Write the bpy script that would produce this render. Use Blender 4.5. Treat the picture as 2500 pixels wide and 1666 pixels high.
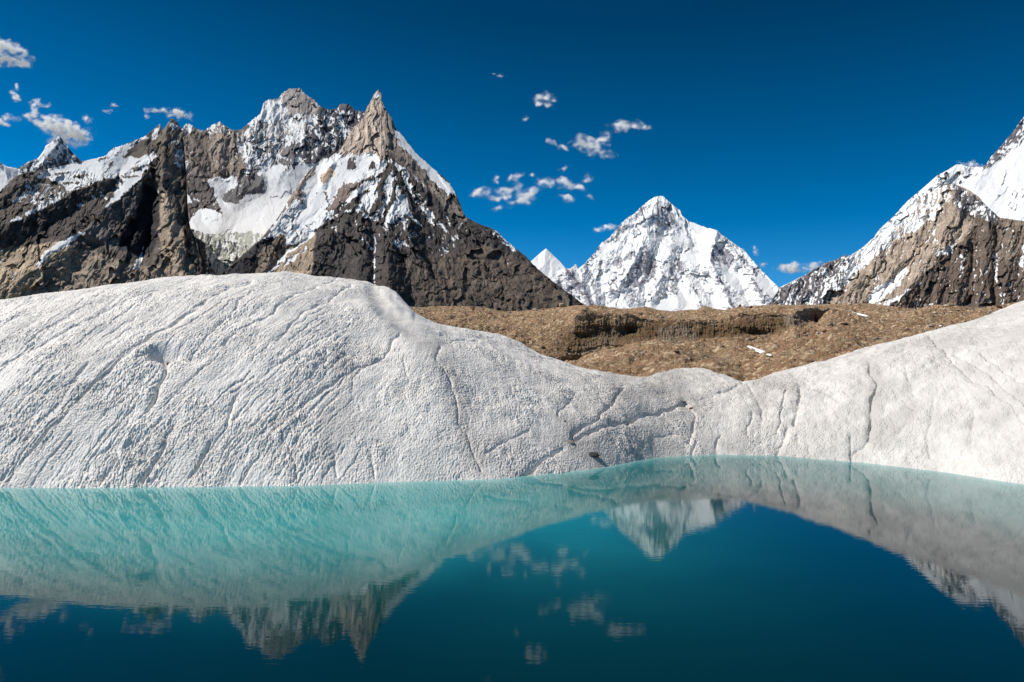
import bpy, math
import numpy as np
from math import radians, sin, cos, tan, atan, atan2

for o in list(bpy.data.objects):
    bpy.data.objects.remove(o)
scene = bpy.context.scene
COL = scene.collection

# ------------------------------------------------------------------ camera
H = 8.0                     # eye height above the pond
FPX = 1667.0                # focal length for a 2500 px wide frame
PITCH = radians(2.55)
ROLL = 0.0185
cam_d = bpy.data.cameras.new("camera")
cam_d.sensor_width = 36.0
cam_d.lens = 36.0 * FPX / 2500.0
cam_d.clip_start = 0.1
cam_d.clip_end = 120000.0
cam = bpy.data.objects.new("camera", cam_d)
COL.objects.link(cam)
FWD = np.array([0.0, cos(PITCH), sin(PITCH)])
R0 = np.array([1.0, 0.0, 0.0])
U0 = np.cross(R0, FWD)
RGT = R0 * cos(ROLL) + U0 * sin(ROLL)
UPV = U0 * cos(ROLL) - R0 * sin(ROLL)
from mathutils import Matrix
M = Matrix(((RGT[0], UPV[0], -FWD[0], 0.0), (RGT[1], UPV[1], -FWD[1], 0.0), (RGT[2], UPV[2], -FWD[2], H), (0, 0, 0, 1)))
cam.matrix_world = M
scene.camera = cam

# ------------------------------------------------------------------ sun, sky, exposure
SUN_EL = radians(50)
SUN_AZ = radians(-80)       # measured from +Y (view direction) towards +X
sun_dir = np.array([sin(SUN_AZ) * cos(SUN_EL), cos(SUN_AZ) * cos(SUN_EL), sin(SUN_EL)])
sd = bpy.data.lights.new("sun", 'SUN')
sd.energy = 4.6
sd.angle = radians(0.53)
sd.color = (1.0, 0.955, 0.89)
sun = bpy.data.objects.new("sun", sd)
COL.objects.link(sun)
from mathutils import Vector
sun.rotation_euler = Vector(tuple(-sun_dir)).to_track_quat('-Z', 'Y').to_euler()

world = bpy.data.worlds.new("World")
scene.world = world
world.use_nodes = True
nt = world.node_tree
nt.nodes.clear()
sky = nt.nodes.new("ShaderNodeTexSky")
sky.sky_type = 'NISHITA'
sky.sun_disc = False
sky.sun_elevation = SUN_EL
sky.sun_rotation = SUN_AZ
sky.altitude = 4600
sky.air_density = 1.0
sky.dust_density = 0.0
sky.ozone_density = 3.0
hsv = nt.nodes.new("ShaderNodeHueSaturation")
hsv.inputs['Hue'].default_value = 0.492
hsv.inputs['Saturation'].default_value = 1.42
hsv.inputs['Value'].default_value = 1.0
gam = nt.nodes.new("ShaderNodeGamma")
gam.inputs['Gamma'].default_value = 1.0
bg = nt.nodes.new("ShaderNodeBackground")
bg.inputs['Strength'].default_value = 0.14
wo = nt.nodes.new("ShaderNodeOutputWorld")
nt.links.new(sky.outputs[0], hsv.inputs['Color'])
nt.links.new(hsv.outputs[0], gam.inputs[0])
wtc = nt.nodes.new("ShaderNodeTexCoord")
wsp = nt.nodes.new("ShaderNodeSeparateXYZ")
nt.links.new(wtc.outputs['Generated'], wsp.inputs[0])
wcr = nt.nodes.new("ShaderNodeValToRGB")
wel = wcr.color_ramp.elements
wel[0].position = 0.0; wel[0].color = (1.0, 1.0, 1.0, 1)
wel[1].position = 1.0; wel[1].color = (0.22, 0.22, 0.22, 1)
for ps_, cv_ in ((0.19, 0.80), (0.34, 0.56), (0.465, 0.36)):
    e_ = wel.new(ps_); e_.color = (cv_, cv_, cv_, 1)
nt.links.new(wsp.outputs[2], wcr.inputs[0])
wmx = nt.nodes.new("ShaderNodeMix"); wmx.data_type = 'RGBA'; wmx.blend_type = 'MULTIPLY'; wmx.inputs[0].default_value = 1.0
nt.links.new(gam.outputs[0], wmx.inputs[6]); nt.links.new(wcr.outputs[0], wmx.inputs[7])
nt.links.new(wmx.outputs[2], bg.inputs['Color'])
nt.links.new(bg.outputs[0], wo.inputs['Surface'])

scene.view_settings.view_transform = 'Standard'
scene.view_settings.look = 'None'
scene.view_settings.exposure = 0.08
scene.view_settings.gamma = 1.0
scene.cycles.max_bounces = 6
scene.cycles.transparent_max_bounces = 12

# ------------------------------------------------------------------ maths helpers
def unproj(x, y):
    """photo direction -> horizontal unit vector (hx, hy) and tangent of elevation"""
    a = (np.asarray(x, float) - 1250.0) / FPX
    b = -(np.asarray(y, float) - 833.0) / FPX
    d = [a * RGT[i] + b * UPV[i] + FWD[i] for i in range(3)]
    h = np.sqrt(d[0] ** 2 + d[1] ** 2)
    return d[0] / h, d[1] / h, d[2] / h

def project(X, Y, Z):
    dz = Z - H
    f = X * FWD[0] + Y * FWD[1] + dz * FWD[2]
    r = X * RGT[0] + Y * RGT[1] + dz * RGT[2]
    u = X * UPV[0] + Y * UPV[1] + dz * UPV[2]
    f = np.maximum(f, 1e-3)
    return 1250 + FPX * r / f, 833 - FPX * u / f

_rs = np.random.RandomState(7)
_perm = np.concatenate([_rs.permutation(256)] * 3)
_ga = _rs.rand(256) * 2 * np.pi
_gx, _gy = np.cos(_ga).astype(np.float32), np.sin(_ga).astype(np.float32)
_rx, _ry = _rs.rand(256).astype(np.float32), _rs.rand(256).astype(np.float32)

def perlin(x, y, seed=0):
    x = np.asarray(x, np.float32) + seed * 17.31
    y = np.asarray(y, np.float32) - seed * 9.77
    xi = np.floor(x); yi = np.floor(y)
    fx = x - xi; fy = y - yi
    xi = xi.astype(np.int64) & 255; yi = yi.astype(np.int64) & 255
    def g(ix, iy, dx, dy):
        h = _perm[_perm[(ix & 255)] + (iy & 255)]
        return _gx[h] * dx + _gy[h] * dy
    u = fx * fx * fx * (fx * (fx * 6 - 15) + 10)
    v = fy * fy * fy * (fy * (fy * 6 - 15) + 10)
    a = g(xi, yi, fx, fy); b = g(xi + 1, yi, fx - 1, fy)
    c = g(xi, yi + 1, fx, fy - 1); d = g(xi + 1, yi + 1, fx - 1, fy - 1)
    return 1.5 * ((a + (b - a) * u) + ((c + (d - c) * u) - (a + (b - a) * u)) * v)

def fbm(x, y, o=4, seed=0, gain=0.5):
    s = 0; a = 1.0; t = 0
    for i in range(o):
        s = s + a * perlin(x * 2.03 ** i, y * 2.03 ** i, seed + i * 3)
        t += a; a *= gain
    return s / t

def ridged(x, y, o=4, seed=0, gain=0.5):
    s = 0; a = 1.0; t = 0
    for i in range(o):
        n = 1 - 2 * np.abs(perlin(x * 2.03 ** i, y * 2.03 ** i, seed + i * 5))
        s = s + a * n
        t += a; a *= gain
    return s / t

def worley(x, y, seed=0):
    x = np.asarray(x, np.float32) + seed * 13.7
    y = np.asarray(y, np.float32) + seed * 5.3
    xi = np.floor(x); yi = np.floor(y)
    best = np.full(x.shape, 9.0, np.float32)
    sec = np.full(x.shape, 9.0, np.float32)
    ix = xi.astype(np.int64); iy = yi.astype(np.int64)
    for dx in (-1, 0, 1):
        for dy in (-1, 0, 1):
            h = _perm[_perm[(ix + dx) & 255] + ((iy + dy) & 255)]
            px = xi + dx + _rx[h]; py = yi + dy + _ry[h]
            d = (px - x) ** 2 + (py - y) ** 2
            sec = np.minimum(sec, np.maximum(best, d))
            best = np.minimum(best, d)
    return np.sqrt(best), np.sqrt(sec)

def facets(x, y, seed=0):
    """broken planes: every cell is a little tilted facet"""
    x = np.asarray(x, np.float32) + seed * 11.7; y = np.asarray(y, np.float32) + seed * 7.3
    xi = np.floor(x); yi = np.floor(y); ix = xi.astype(np.int64); iy = yi.astype(np.int64)
    best = np.full(x.shape, 9.0, np.float32); val = np.zeros(x.shape, np.float32)
    for dx in (-1, 0, 1):
        for dy in (-1, 0, 1):
            h = _perm[_perm[(ix + dx) & 255] + ((iy + dy) & 255)]
            ex = x - (xi + dx + _rx[h]); ey = y - (yi + dy + _ry[h]); d = ex * ex + ey * ey
            m = d < best
            best = np.where(m, d, best)
            val = np.where(m, _gx[h] * ex * 1.3 + _gy[h] * ey * 0.8 + 0.5 * (_rx[(h + 91) & 255] - 0.5), val)
    return val

def polydist(u, v, pts):
    best = np.full(u.shape, 1e9, np.float32)
    for (x0, y0), (x1, y1) in zip(pts[:-1], pts[1:]):
        dx, dy = x1 - x0, y1 - y0
        L2 = dx * dx + dy * dy + 1e-9
        t = np.clip(((u - x0) * dx + (v - y0) * dy) / L2, 0, 1)
        d = np.hypot(u - (x0 + t * dx), v - (y0 + t * dy))
        best = np.minimum(best, d)
    return best

def inpoly(u, v, pts):
    inside = np.zeros(u.shape, bool)
    n = len(pts)
    for i in range(n):
        x0, y0 = pts[i]; x1, y1 = pts[(i + 1) % n]
        if y0 == y1:
            continue
        c = ((y0 > v) != (y1 > v)) & (u < (x1 - x0) * (v - y0) / (y1 - y0) + x0)
        inside ^= c
    return inside

def tab(x, table, k=1):
    t = sorted(table)
    return np.interp(x, [p[0] for p in t], [p[k] for p in t])

def lin(c):
    c = np.asarray(c, float) / 255.0
    return tuple(np.where(c <= 0.04045, c / 12.92, ((c + 0.055) / 1.055) ** 2.4))

# ------------------------------------------------------------------ mesh helpers
def grid_faces(nr, nc):
    i = np.arange(nr - 1)[:, None] * nc + np.arange(nc - 1)[None, :]
    return np.stack([i, i + 1, i + nc + 1, i + nc], -1).reshape(-1, 4)

def make_mesh(name, P, F, mat, smooth=True, attrs=None, parent=None):
    me = bpy.data.meshes.new(name)
    P = np.ascontiguousarray(P.reshape(-1, 3), np.float32)
    k = F.shape[1]
    me.vertices.add(len(P)); me.vertices.foreach_set("co", P.ravel())
    me.loops.add(F.size); me.loops.foreach_set("vertex_index", F.ravel().astype(np.int32))
    me.polygons.add(len(F))
    me.polygons.foreach_set("loop_start", np.arange(0, F.size, k, dtype=np.int32))
    me.polygons.foreach_set("loop_total", np.full(len(F), k, np.int32))
    me.update(calc_edges=True)
    me.polygons.foreach_set("use_smooth", np.full(len(F), smooth))
    for an, (ty, data) in (attrs or {}).items():
        at = me.attributes.new(an, ty, 'POINT')
        at.data.foreach_set('color' if ty == 'FLOAT_COLOR' else 'value', np.ascontiguousarray(data, np.float32).ravel())
    if mat: me.materials.append(mat)
    ob = bpy.data.objects.new(name, me)
    COL.objects.link(ob)
    if parent: ob.parent = parent
    return ob

def tag(o, label=None, cat=None, group=None, kind=None):
    if label: o["label"] = label
    if cat: o["category"] = cat
    if group: o["group"] = group
    if kind: o["kind"] = kind
    return o

class NT:
    def __init__(s, name):
        s.m = bpy.data.materials.new(name); s.m.use_nodes = True
        s.t = s.m.node_tree; s.t.nodes.clear()
        s.out = s.n('ShaderNodeOutputMaterial')
    def n(s, ty, **kw):
        x = s.t.nodes.new(ty)
        for k, v in kw.items():
            if k in x.inputs: x.inputs[k].default_value = v
            else: setattr(x, k, v)
        return x
    def l(s, a, b): s.t.links.new(a, b)
    def noise(s, vec, scale, detail=4, rough=0.6):
        x = s.n('ShaderNodeTexNoise'); x.inputs['Scale'].default_value = scale
        x.inputs['Detail'].default_value = detail; x.inputs['Roughness'].default_value = rough
        s.l(vec, x.inputs['Vector']); return x.outputs['Fac']
    def rng(s, val, a, b, c, d):
        x = s.n('ShaderNodeMapRange'); s.l(val, x.inputs[0])
        for i, q in enumerate((a, b, c, d)): x.inputs[i + 1].default_value = q
        return x.outputs[0]
    def mix(s, fac, a, b, mode='MIX'):
        x = s.n('ShaderNodeMix', data_type='RGBA', blend_type=mode)
        for k, q in ((0, fac), (6, a), (7, b)):
            if hasattr(q, 'links'): s.l(q, x.inputs[k])
            elif k == 0: x.inputs[0].default_value = q
            else: x.inputs[k].default_value = (*q[:3], 1)
        return x.outputs[2]
    def math(s, op, a, b=None):
        x = s.n('ShaderNodeMath', operation=op)
        for k, q in ((0, a), (1, b)):
            if q is None: continue
            if hasattr(q, 'links'): s.l(q, x.inputs[k])
            else: x.inputs[k].default_value = q
        return x.outputs[0]
    def attr(s, name):
        return s.n('ShaderNodeAttribute', attribute_name=name)

def mountain_mat(name, px_m, snow=(0.86, 0.865, 0.87), bump=1.0, soft=0.04):
    """px_m : metres covered by one photo pixel at the mountain's distance"""
    s = NT(name)
    tc = s.n('ShaderNodeTexCoord').outputs['Object']
    sn = s.attr('snow').outputs['Fac']
    fine = s.noise(tc, 1 / (px_m * 3.0), 5, 0.65)
    mid = s.noise(tc, 1 / (px_m * 14.0), 5, 0.62)
    e = s.math('ADD', sn, s.math('MULTIPLY', s.math('SUBTRACT', fine, 0.5), 0.30))
    f = s.rng(e, 0.5 - soft, 0.5 + soft, 0, 1)
    rc = s.attr('rock').outputs['Color']
    v = s.rng(fine, 0.3, 0.7, 0.62, 1.40)
    v2 = s.rng(mid, 0.3, 0.7, 0.72, 1.32)
    vv = s.math('MULTIPLY', v, v2)
    cmb = s.n('ShaderNodeCombineColor')
    for i in range(3): s.l(vv, cmb.inputs[i])
    rock = s.mix(1.0, rc, cmb.outputs[0], 'MULTIPLY')
    sv = s.mix(s.rng(mid, 0.35, 0.7, 0, 1), snow, tuple(q * 0.93 for q in snow))
    base = s.mix(f, rock, sv)
    p = s.n('ShaderNodeBsdfPrincipled')
    p.inputs['Roughness'].default_value = 0.85
    p.inputs['Specular IOR Level'].default_value = 0.15
    s.l(base, p.inputs['Base Color'])
    b = s.n('ShaderNodeBump'); b.inputs['Distance'].default_value = px_m * 1.5 * bump
    s.l(s.rng(f, 0, 1, 1.0, 0.35), b.inputs['Strength'])
    s.l(fine, b.inputs['Height'])
    s.l(b.outputs[0], p.inputs['Normal'])
    s.l(p.outputs[0], s.out.inputs['Surface'])
    return s.m

# ------------------------------------------------------------------ mountains
def mountain(name, crest, base, x0, x1, dx, rows, rb, slope, ridges, gullies, polys, rockpolys,
             snow0, rock0, coord, amps, snow_k=0.35, jag=1.5, warp=5.0, bump=1.0, seed=1, fine_snow=0.16, ribs=(), facet=1.0, soft=0.04, bright=1.0, bench=None, rg=1.0):
    """A mountain face: sloping plane starting at range rb, relief built from ridges, gullies
    and eroded noise, folded over its crest into a far side."""
    nc = int((x1 - x0) / dx) + 1
    xs = np.linspace(x0, x1, nc)
    cy = tab(xs, crest) - jag * (0.6 * ridged(xs / 9.0, xs * 0, 3, seed) + 0.6 * perlin(xs / 3.2, xs * 0 + 3, seed))
    by = tab(xs, base) if isinstance(base, list) else np.full(nc, float(base))
    by = np.maximum(by, cy + 6)
    t = np.linspace(0, 1, rows)[:, None]
    v = by[None, :] + (cy - by)[None, :] * t
    u = np.broadcast_to(xs[None, :], v.shape).copy()
    hx, hy, te = unproj(u, v)
    _, _, eb = unproj(xs, by)
    rbx = tab(xs, rb) if isinstance(rb, list) else np.full(nc, float(rb))
    sl = tab(xs, slope) if isinstance(slope, list) else np.full(nc, float(slope))
    r = rbx * (sl - eb) / (sl - te)
    wu = u + warp * fbm(u / 40, v / 40, 3, seed + 2) * 2
    wv = v + warp * fbm(u / 40, v / 40, 3, seed + 9) * 2
    rel = np.zeros_like(u)
    for pts, A, w in ridges:
        d = polydist(wu, wv, pts)
        rel = np.maximum(rel, A * rg * np.clip(1 - d / w, 0, 1))
    for pts, A, w in gullies:
        d = polydist(wu, wv, pts)
        rel = rel - A * np.clip(1 - d / w, 0, 1) ** 1.3
    a, b = coord(wu, wv)        # a: across the fall line, b: along it (px)
    n1 = ridged(a / 46, b / 150, 4, seed + 20, 0.55)
    n2 = ridged(a / 15, b / 50, 4, seed + 30, 0.6)
    n3 = ridged(wu / 13, wv / 13, 3, seed + 40, 0.6)
    n4 = fbm(wu / 5.0, wv / 4.0, 2, seed + 50)
    n1 -= n1.mean(); n2 -= n2.mean(); n3 -= n3.mean()
    rough = np.ones_like(u)
    S = np.full(u.shape, float(snow0)); 
    n5 = fbm(u / 9.0, v / 9.0, 3, seed + 60)
    for pts, sv, *rest in polys:
        m = inpoly(wu + 3 * n4 + 7 * n5, wv + 4 * n3 + 4 * n4, pts)
        S[m] = sv
        if sv > 0.9: rough[m] = 0.16
    # soften hard mask edges along both axes
    for _ in range(4):
        S[1:-1] = (S[:-2] + S[1:-1] * 2 + S[2:]) / 4
        S[:, 1:-1] = (S[:, :-2] + S[:, 1:-1] * 2 + S[:, 2:]) / 4
    for _ in range(2):
        rough[1:-1] = (rough[:-2] + rough[1:-1] * 2 + rough[2:]) / 4
        rough[:, 1:-1] = (rough[:, :-2] + rough[:, 1:-1] * 2 + rough[:, 2:]) / 4
    if bench:
        q_ = np.clip((bench[0] - v) / (bench[0] - bench[1]), 0, 1); r = r + bench[2] * q_ * q_ * (3 - 2 * q_) * r / FPX
    for pts, w, dv in ribs:
        e = np.exp(-(polydist(u + 4 * n4 + 3 * n3, v + 4 * n3, pts) / w) ** 2)
        S = S + dv * e
        rel = rel - np.minimum(dv, 0) * 4 * e - np.maximum(dv, 0) * 1.5 * e
    n6 = fbm(u / 26.0, v / 26.0, 2, seed + 61)
    fc1 = facets(a / 19 + 0.5 * n6, b / 46 + 0.5 * n6, seed + 5); fc2 = facets(a / 7.5 + 0.3 * n5, b / 20 + 0.3 * n5, seed + 6); fc3 = facets(a / 48 + 0.7 * n6, b / 85 + 0.5 * n6, seed + 8)
    rel = rel + rough * facet * (6.0 * fc1 + 2.0 * fc2 + 15.0 * fc3)
    rel = rel + rough * (1.2 * amps[0] * n1 + 1.1 * amps[1] * n2 + 0.45 * amps[2] * n3 + 0.35 * amps[3] * n4 + 1.15 * amps[3] * ridged(a / 5.5, b / 26.0, 3, seed + 90))
    edge = np.clip((1 - t) * 30, 0, 1) * 0.35 + 0.65
    r = r - rel * edge * r / FPX
    Z = H + r * te
    P = np.stack([r * hx, r * hy, Z], -1)
    # snow lies in the hollows, rock stands out on the ribs
    fs = fbm(a / 4.0, b / 11.0, 4, seed + 70, 0.7)
    sn = S - snow_k * (0.50 * n2 + 0.30 * n1) * 1.2 + fine_snow * fs * 3.0 - 0.22 * n3 - 0.16 * (fc1 + fc2)
    k1 = np.clip((S - 0.895) / 0.06, 0, 1)
    sn = sn + k1 * (np.maximum(sn, 0.66 + 0.9 * np.minimum(fs + 0.12, 0) + 0.1 * n4) - sn)
    k0 = np.clip((0.12 - S) / 0.08, 0, 1)
    sn = sn + k0 * (np.minimum(sn, 0.44) - sn)
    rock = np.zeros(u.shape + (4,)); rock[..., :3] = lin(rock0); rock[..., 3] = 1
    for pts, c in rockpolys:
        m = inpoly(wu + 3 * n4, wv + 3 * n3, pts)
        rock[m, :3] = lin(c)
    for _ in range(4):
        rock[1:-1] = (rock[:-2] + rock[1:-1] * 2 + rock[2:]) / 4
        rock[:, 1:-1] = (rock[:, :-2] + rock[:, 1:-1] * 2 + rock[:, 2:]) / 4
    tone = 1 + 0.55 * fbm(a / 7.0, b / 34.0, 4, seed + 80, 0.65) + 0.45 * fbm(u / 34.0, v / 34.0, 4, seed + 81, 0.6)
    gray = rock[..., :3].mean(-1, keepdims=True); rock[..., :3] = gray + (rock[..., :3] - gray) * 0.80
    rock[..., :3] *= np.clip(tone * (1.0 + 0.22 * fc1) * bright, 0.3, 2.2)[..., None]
    # far side
    kb = np.array([0.02, 0.06, 0.14, 0.30, 0.5])
    bp, bs, br = [], [], []
    rc = r[-1]; zc = Z[-1]
    for k in kb:
        rr = rc * (1 + k); zz = np.maximum(zc - 0.9 * rc * k, -6)
        bp.append(np.stack([rr * hx[-1], rr * hy[-1], zz], -1))
    P = np.concatenate([P] + [q[None] for q in bp], 0)
    sn = np.concatenate([sn] + [sn[-1:]] * len(kb), 0)
    rock = np.concatenate([rock] + [rock[-1:]] * len(kb), 0)
    # foot skirt down to the valley floor
    foot = P[0:1].copy(); foot[..., :2] *= 0.98; foot[..., 2] = -6
    P = np.concatenate([foot, P], 0); sn = np.concatenate([sn[:1], sn], 0); rock = np.concatenate([rock[:1], rock], 0)
    px = float(np.median(r)) / FPX
    ob = make_mesh(name, P, grid_faces(P.shape[0], nc), mountain_mat(name + "_rock", px, bump=bump, soft=soft),
                   True, {'snow': ('FLOAT', sn), 'rock': ('FLOAT_COLOR', rock)})
    ob["kind"] = "structure"
    return ob

def fan(ax, ay, K, kb=1.0):
    def f(u, v):
        d = np.hypot(u - ax, v - ay) + 40
        th = np.arctan2(u - ax, v - ay)
        return th * K, d * kb
    return f

def slant(deg):
    c, s = cos(radians(deg)), sin(radians(deg))   # fall line direction in the photo, 90 = straight down
    def f(u, v):
        return u * s - v * c, u * c + v * s
    return f

# --- far summit at the left edge
mountain("distant_mountain",
    [(-80, 410), (-30, 385), (0, 397), (16, 407), (43, 412), (71, 395), (93, 387), (107, 368), (111, 357), (134, 343), (144, 332),
     (157, 346), (175, 371), (196, 391), (230, 420), (280, 460)],
    500, -80, 280, 1.4, 110, 8600, 1.0,
    [([(144, 332), (128, 375), (105, 420)], 30, 45), ([(0, 397), (22, 440), (40, 470)], 22, 30), ([(71, 395), (62, 430)], 12, 20)],
    [], [([(93, 390), (111, 357), (134, 343), (140, 350), (125, 375), (100, 400), (80, 410)], 0.95),
         ([(-80, 380), (16, 407), (43, 412), (60, 430), (40, 470), (-80, 470)], 0.93)],
    [], 0.44, (88, 92, 104), slant(75), (4, 4, 1.5, 0.8), seed=3, snow_k=0.5)

# --- far white pyramid, then the great snow pyramid
mountain("white_mountain",
    [(1230, 700), (1270, 662), (1296, 639), (1318, 619), (1333.5, 607), (1349, 622), (1367, 639), (1381, 656), (1420, 690), (1450, 720)],
    760, 1230, 1450, 1.2, 120, 17000, 0.95,
    [([(1333, 607), (1325, 650), (1310, 680)], 14, 30), ([(1345, 640), (1350, 700)], 8, 22)], [],
    [([(1200, 600), (1500, 600), (1500, 800), (1200, 800)], 0.96)], [], 0.96, (110, 115, 130), slant(80), (5, 4, 2, 0.8), seed=5, jag=0.6)

K2C = [(1300, 745), (1340, 680), (1360, 663), (1381, 656.5), (1393, 656.5), (1406, 646), (1413, 656.5), (1430, 642), (1453, 616), (1469, 593), (1488, 581),
       (1508, 555), (1529, 534), (1546, 525), (1569, 503), (1586, 489), (1604, 480), (1618, 480), (1633, 492), (1647, 506),
       (1661, 515), (1664, 526), (1679, 539.5), (1699, 547), (1725, 557), (1750, 562), (1765, 576), (1789, 593), (1815, 610),
       (1832, 630), (1855, 656), (1875, 677), (1904, 706), (1930, 735), (1960, 770)]
mountain("snow_mountain", K2C, 790, 1300, 1960, 1.0, 260, 12500, 0.80,
    [([(1612, 480), (1607, 518), (1595, 552), (1572, 580), (1569, 600), (1546, 640), (1528, 675), (1508, 700)], 30, 42),
     ([(1641, 598), (1624, 645), (1621, 670), (1600, 700)], 20, 28),
     ([(1750, 562), (1742, 590), (1737, 640), (1754, 680), (1771, 705), (1789, 750)], 26, 36),
     ([(1682, 697), (1699, 720), (1714, 750)], 14, 26),
     ([(1488, 682), (1511, 711), (1540, 752)], 18, 28),
     ([(1566, 685), (1556, 720), (1546, 750)], 12, 22),
     ([(1835, 680), (1858, 714), (1875, 735)], 16, 28),
     ([(1647, 506), (1636, 526), (1644, 561)], 12, 20),
     ([(1465, 640), (1462, 674)], 8, 16),
     ([(1384, 660), (1419, 702), (1442, 745)], 22, 30), ([(1406, 650), (1440, 690), (1460, 740)], 14, 20),
     ([(1350, 690), (1380, 745)], 12, 20),
     ([(1765, 576), (1790, 620), (1800, 650)], 12, 22), ([(1535, 560), (1500, 620), (1480, 650)], 8, 26),
     ([(1600, 690), (1590, 740)], 10, 18), ([(1640, 680), (1655, 740)], 9, 20)],
    [([(1555, 660), (1530, 700), (1500, 730)], 7, 18), ([(1690, 590), (1700, 640), (1720, 680)], 6, 30)],
    [([(1469, 593), (1511, 587), (1505, 610), (1471, 630), (1453, 625)], 0.93),
     ([(1685, 544), (1748, 563), (1739, 596), (1734, 645), (1679, 639), (1670, 616), (1713, 599), (1682, 555)], 0.93),
     ([(1754, 633), (1800, 668), (1835, 680), (1806, 720), (1771, 685)], 0.93),
     ([(1530, 752), (1598, 734), (1679, 705), (1700, 755), (1690, 800), (1560, 800)], 0.93),
     ([(1731, 734), (1757, 720), (1775, 770), (1720, 770)], 0.93),
     ([(1852, 674), (1904, 706), (1930, 740), (1890, 730), (1844, 691)], 0.93),
     ([(1514, 700), (1540, 740), (1520, 745), (1500, 715)], 0.9),
     ([(1575, 600), (1600, 640), (1600, 670), (1585, 690), (1562, 700), (1515, 700), (1530, 675), (1550, 640)], 0.40),
     ([(1627, 640), (1670, 630), (1675, 660), (1640, 665)], 0.42),
     ([(1740, 598), (1770, 598), (1800, 640), (1785, 652), (1742, 635)], 0.38),
     ([(1604, 482), (1618, 482), (1645, 520), (1640, 560), (1600, 575), (1570, 560), (1590, 520)], 0.58),
     ([(1350, 700), (1380, 670), (1410, 680), (1440, 745), (1370, 745)], 0.52)],
    [], 0.70, (140, 138, 148), fan(1612, 400, 200, 1.9), (8, 4.5, 3.0, 1.0), snow_k=0.45, jag=2.0, warp=4, seed=11, fine_snow=0.15, facet=0.7, soft=0.09, rg=1.35,
    ribs=[([(1607, 495), (1609, 547)], 6, -0.3), ([(1633, 503), (1641, 555)], 6, -0.3), ([(1569, 509), (1534, 547), (1500, 581), (1459, 610)], 7, -0.3),
          ([(1549, 616), (1500, 645), (1465, 639)], 6, -0.3), ([(1465, 639), (1462, 674)], 4, -0.4), ([(1750, 562), (1740, 600), (1737, 640)], 4, -0.3),
          ([(1679, 540), (1690, 560), (1710, 575)], 5, -0.35), ([(1765, 578), (1800, 620), (1832, 650), (1860, 690)], 6, -0.25),
          ([(1556, 690), (1540, 740)], 6, -0.3), ([(1640, 665), (1660, 690)], 5, -0.3), ([(1754, 680), (1771, 705), (1789, 750)], 6, -0.35),
          ([(1835, 680), (1858, 714), (1870, 740)], 6, -0.35), ([(1690, 697), (1710, 730), (1714, 755)], 4, -0.35), ([(1384, 660), (1419, 702), (1442, 745)], 6, -0.3),
          ([(1600, 640), (1640, 700), (1650, 740)], 4, -0.2), ([(1480, 690), (1510, 740)], 5, -0.2), ([(1570, 560), (1545, 600), (1520, 625)], 5, 0.2)])

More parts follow.
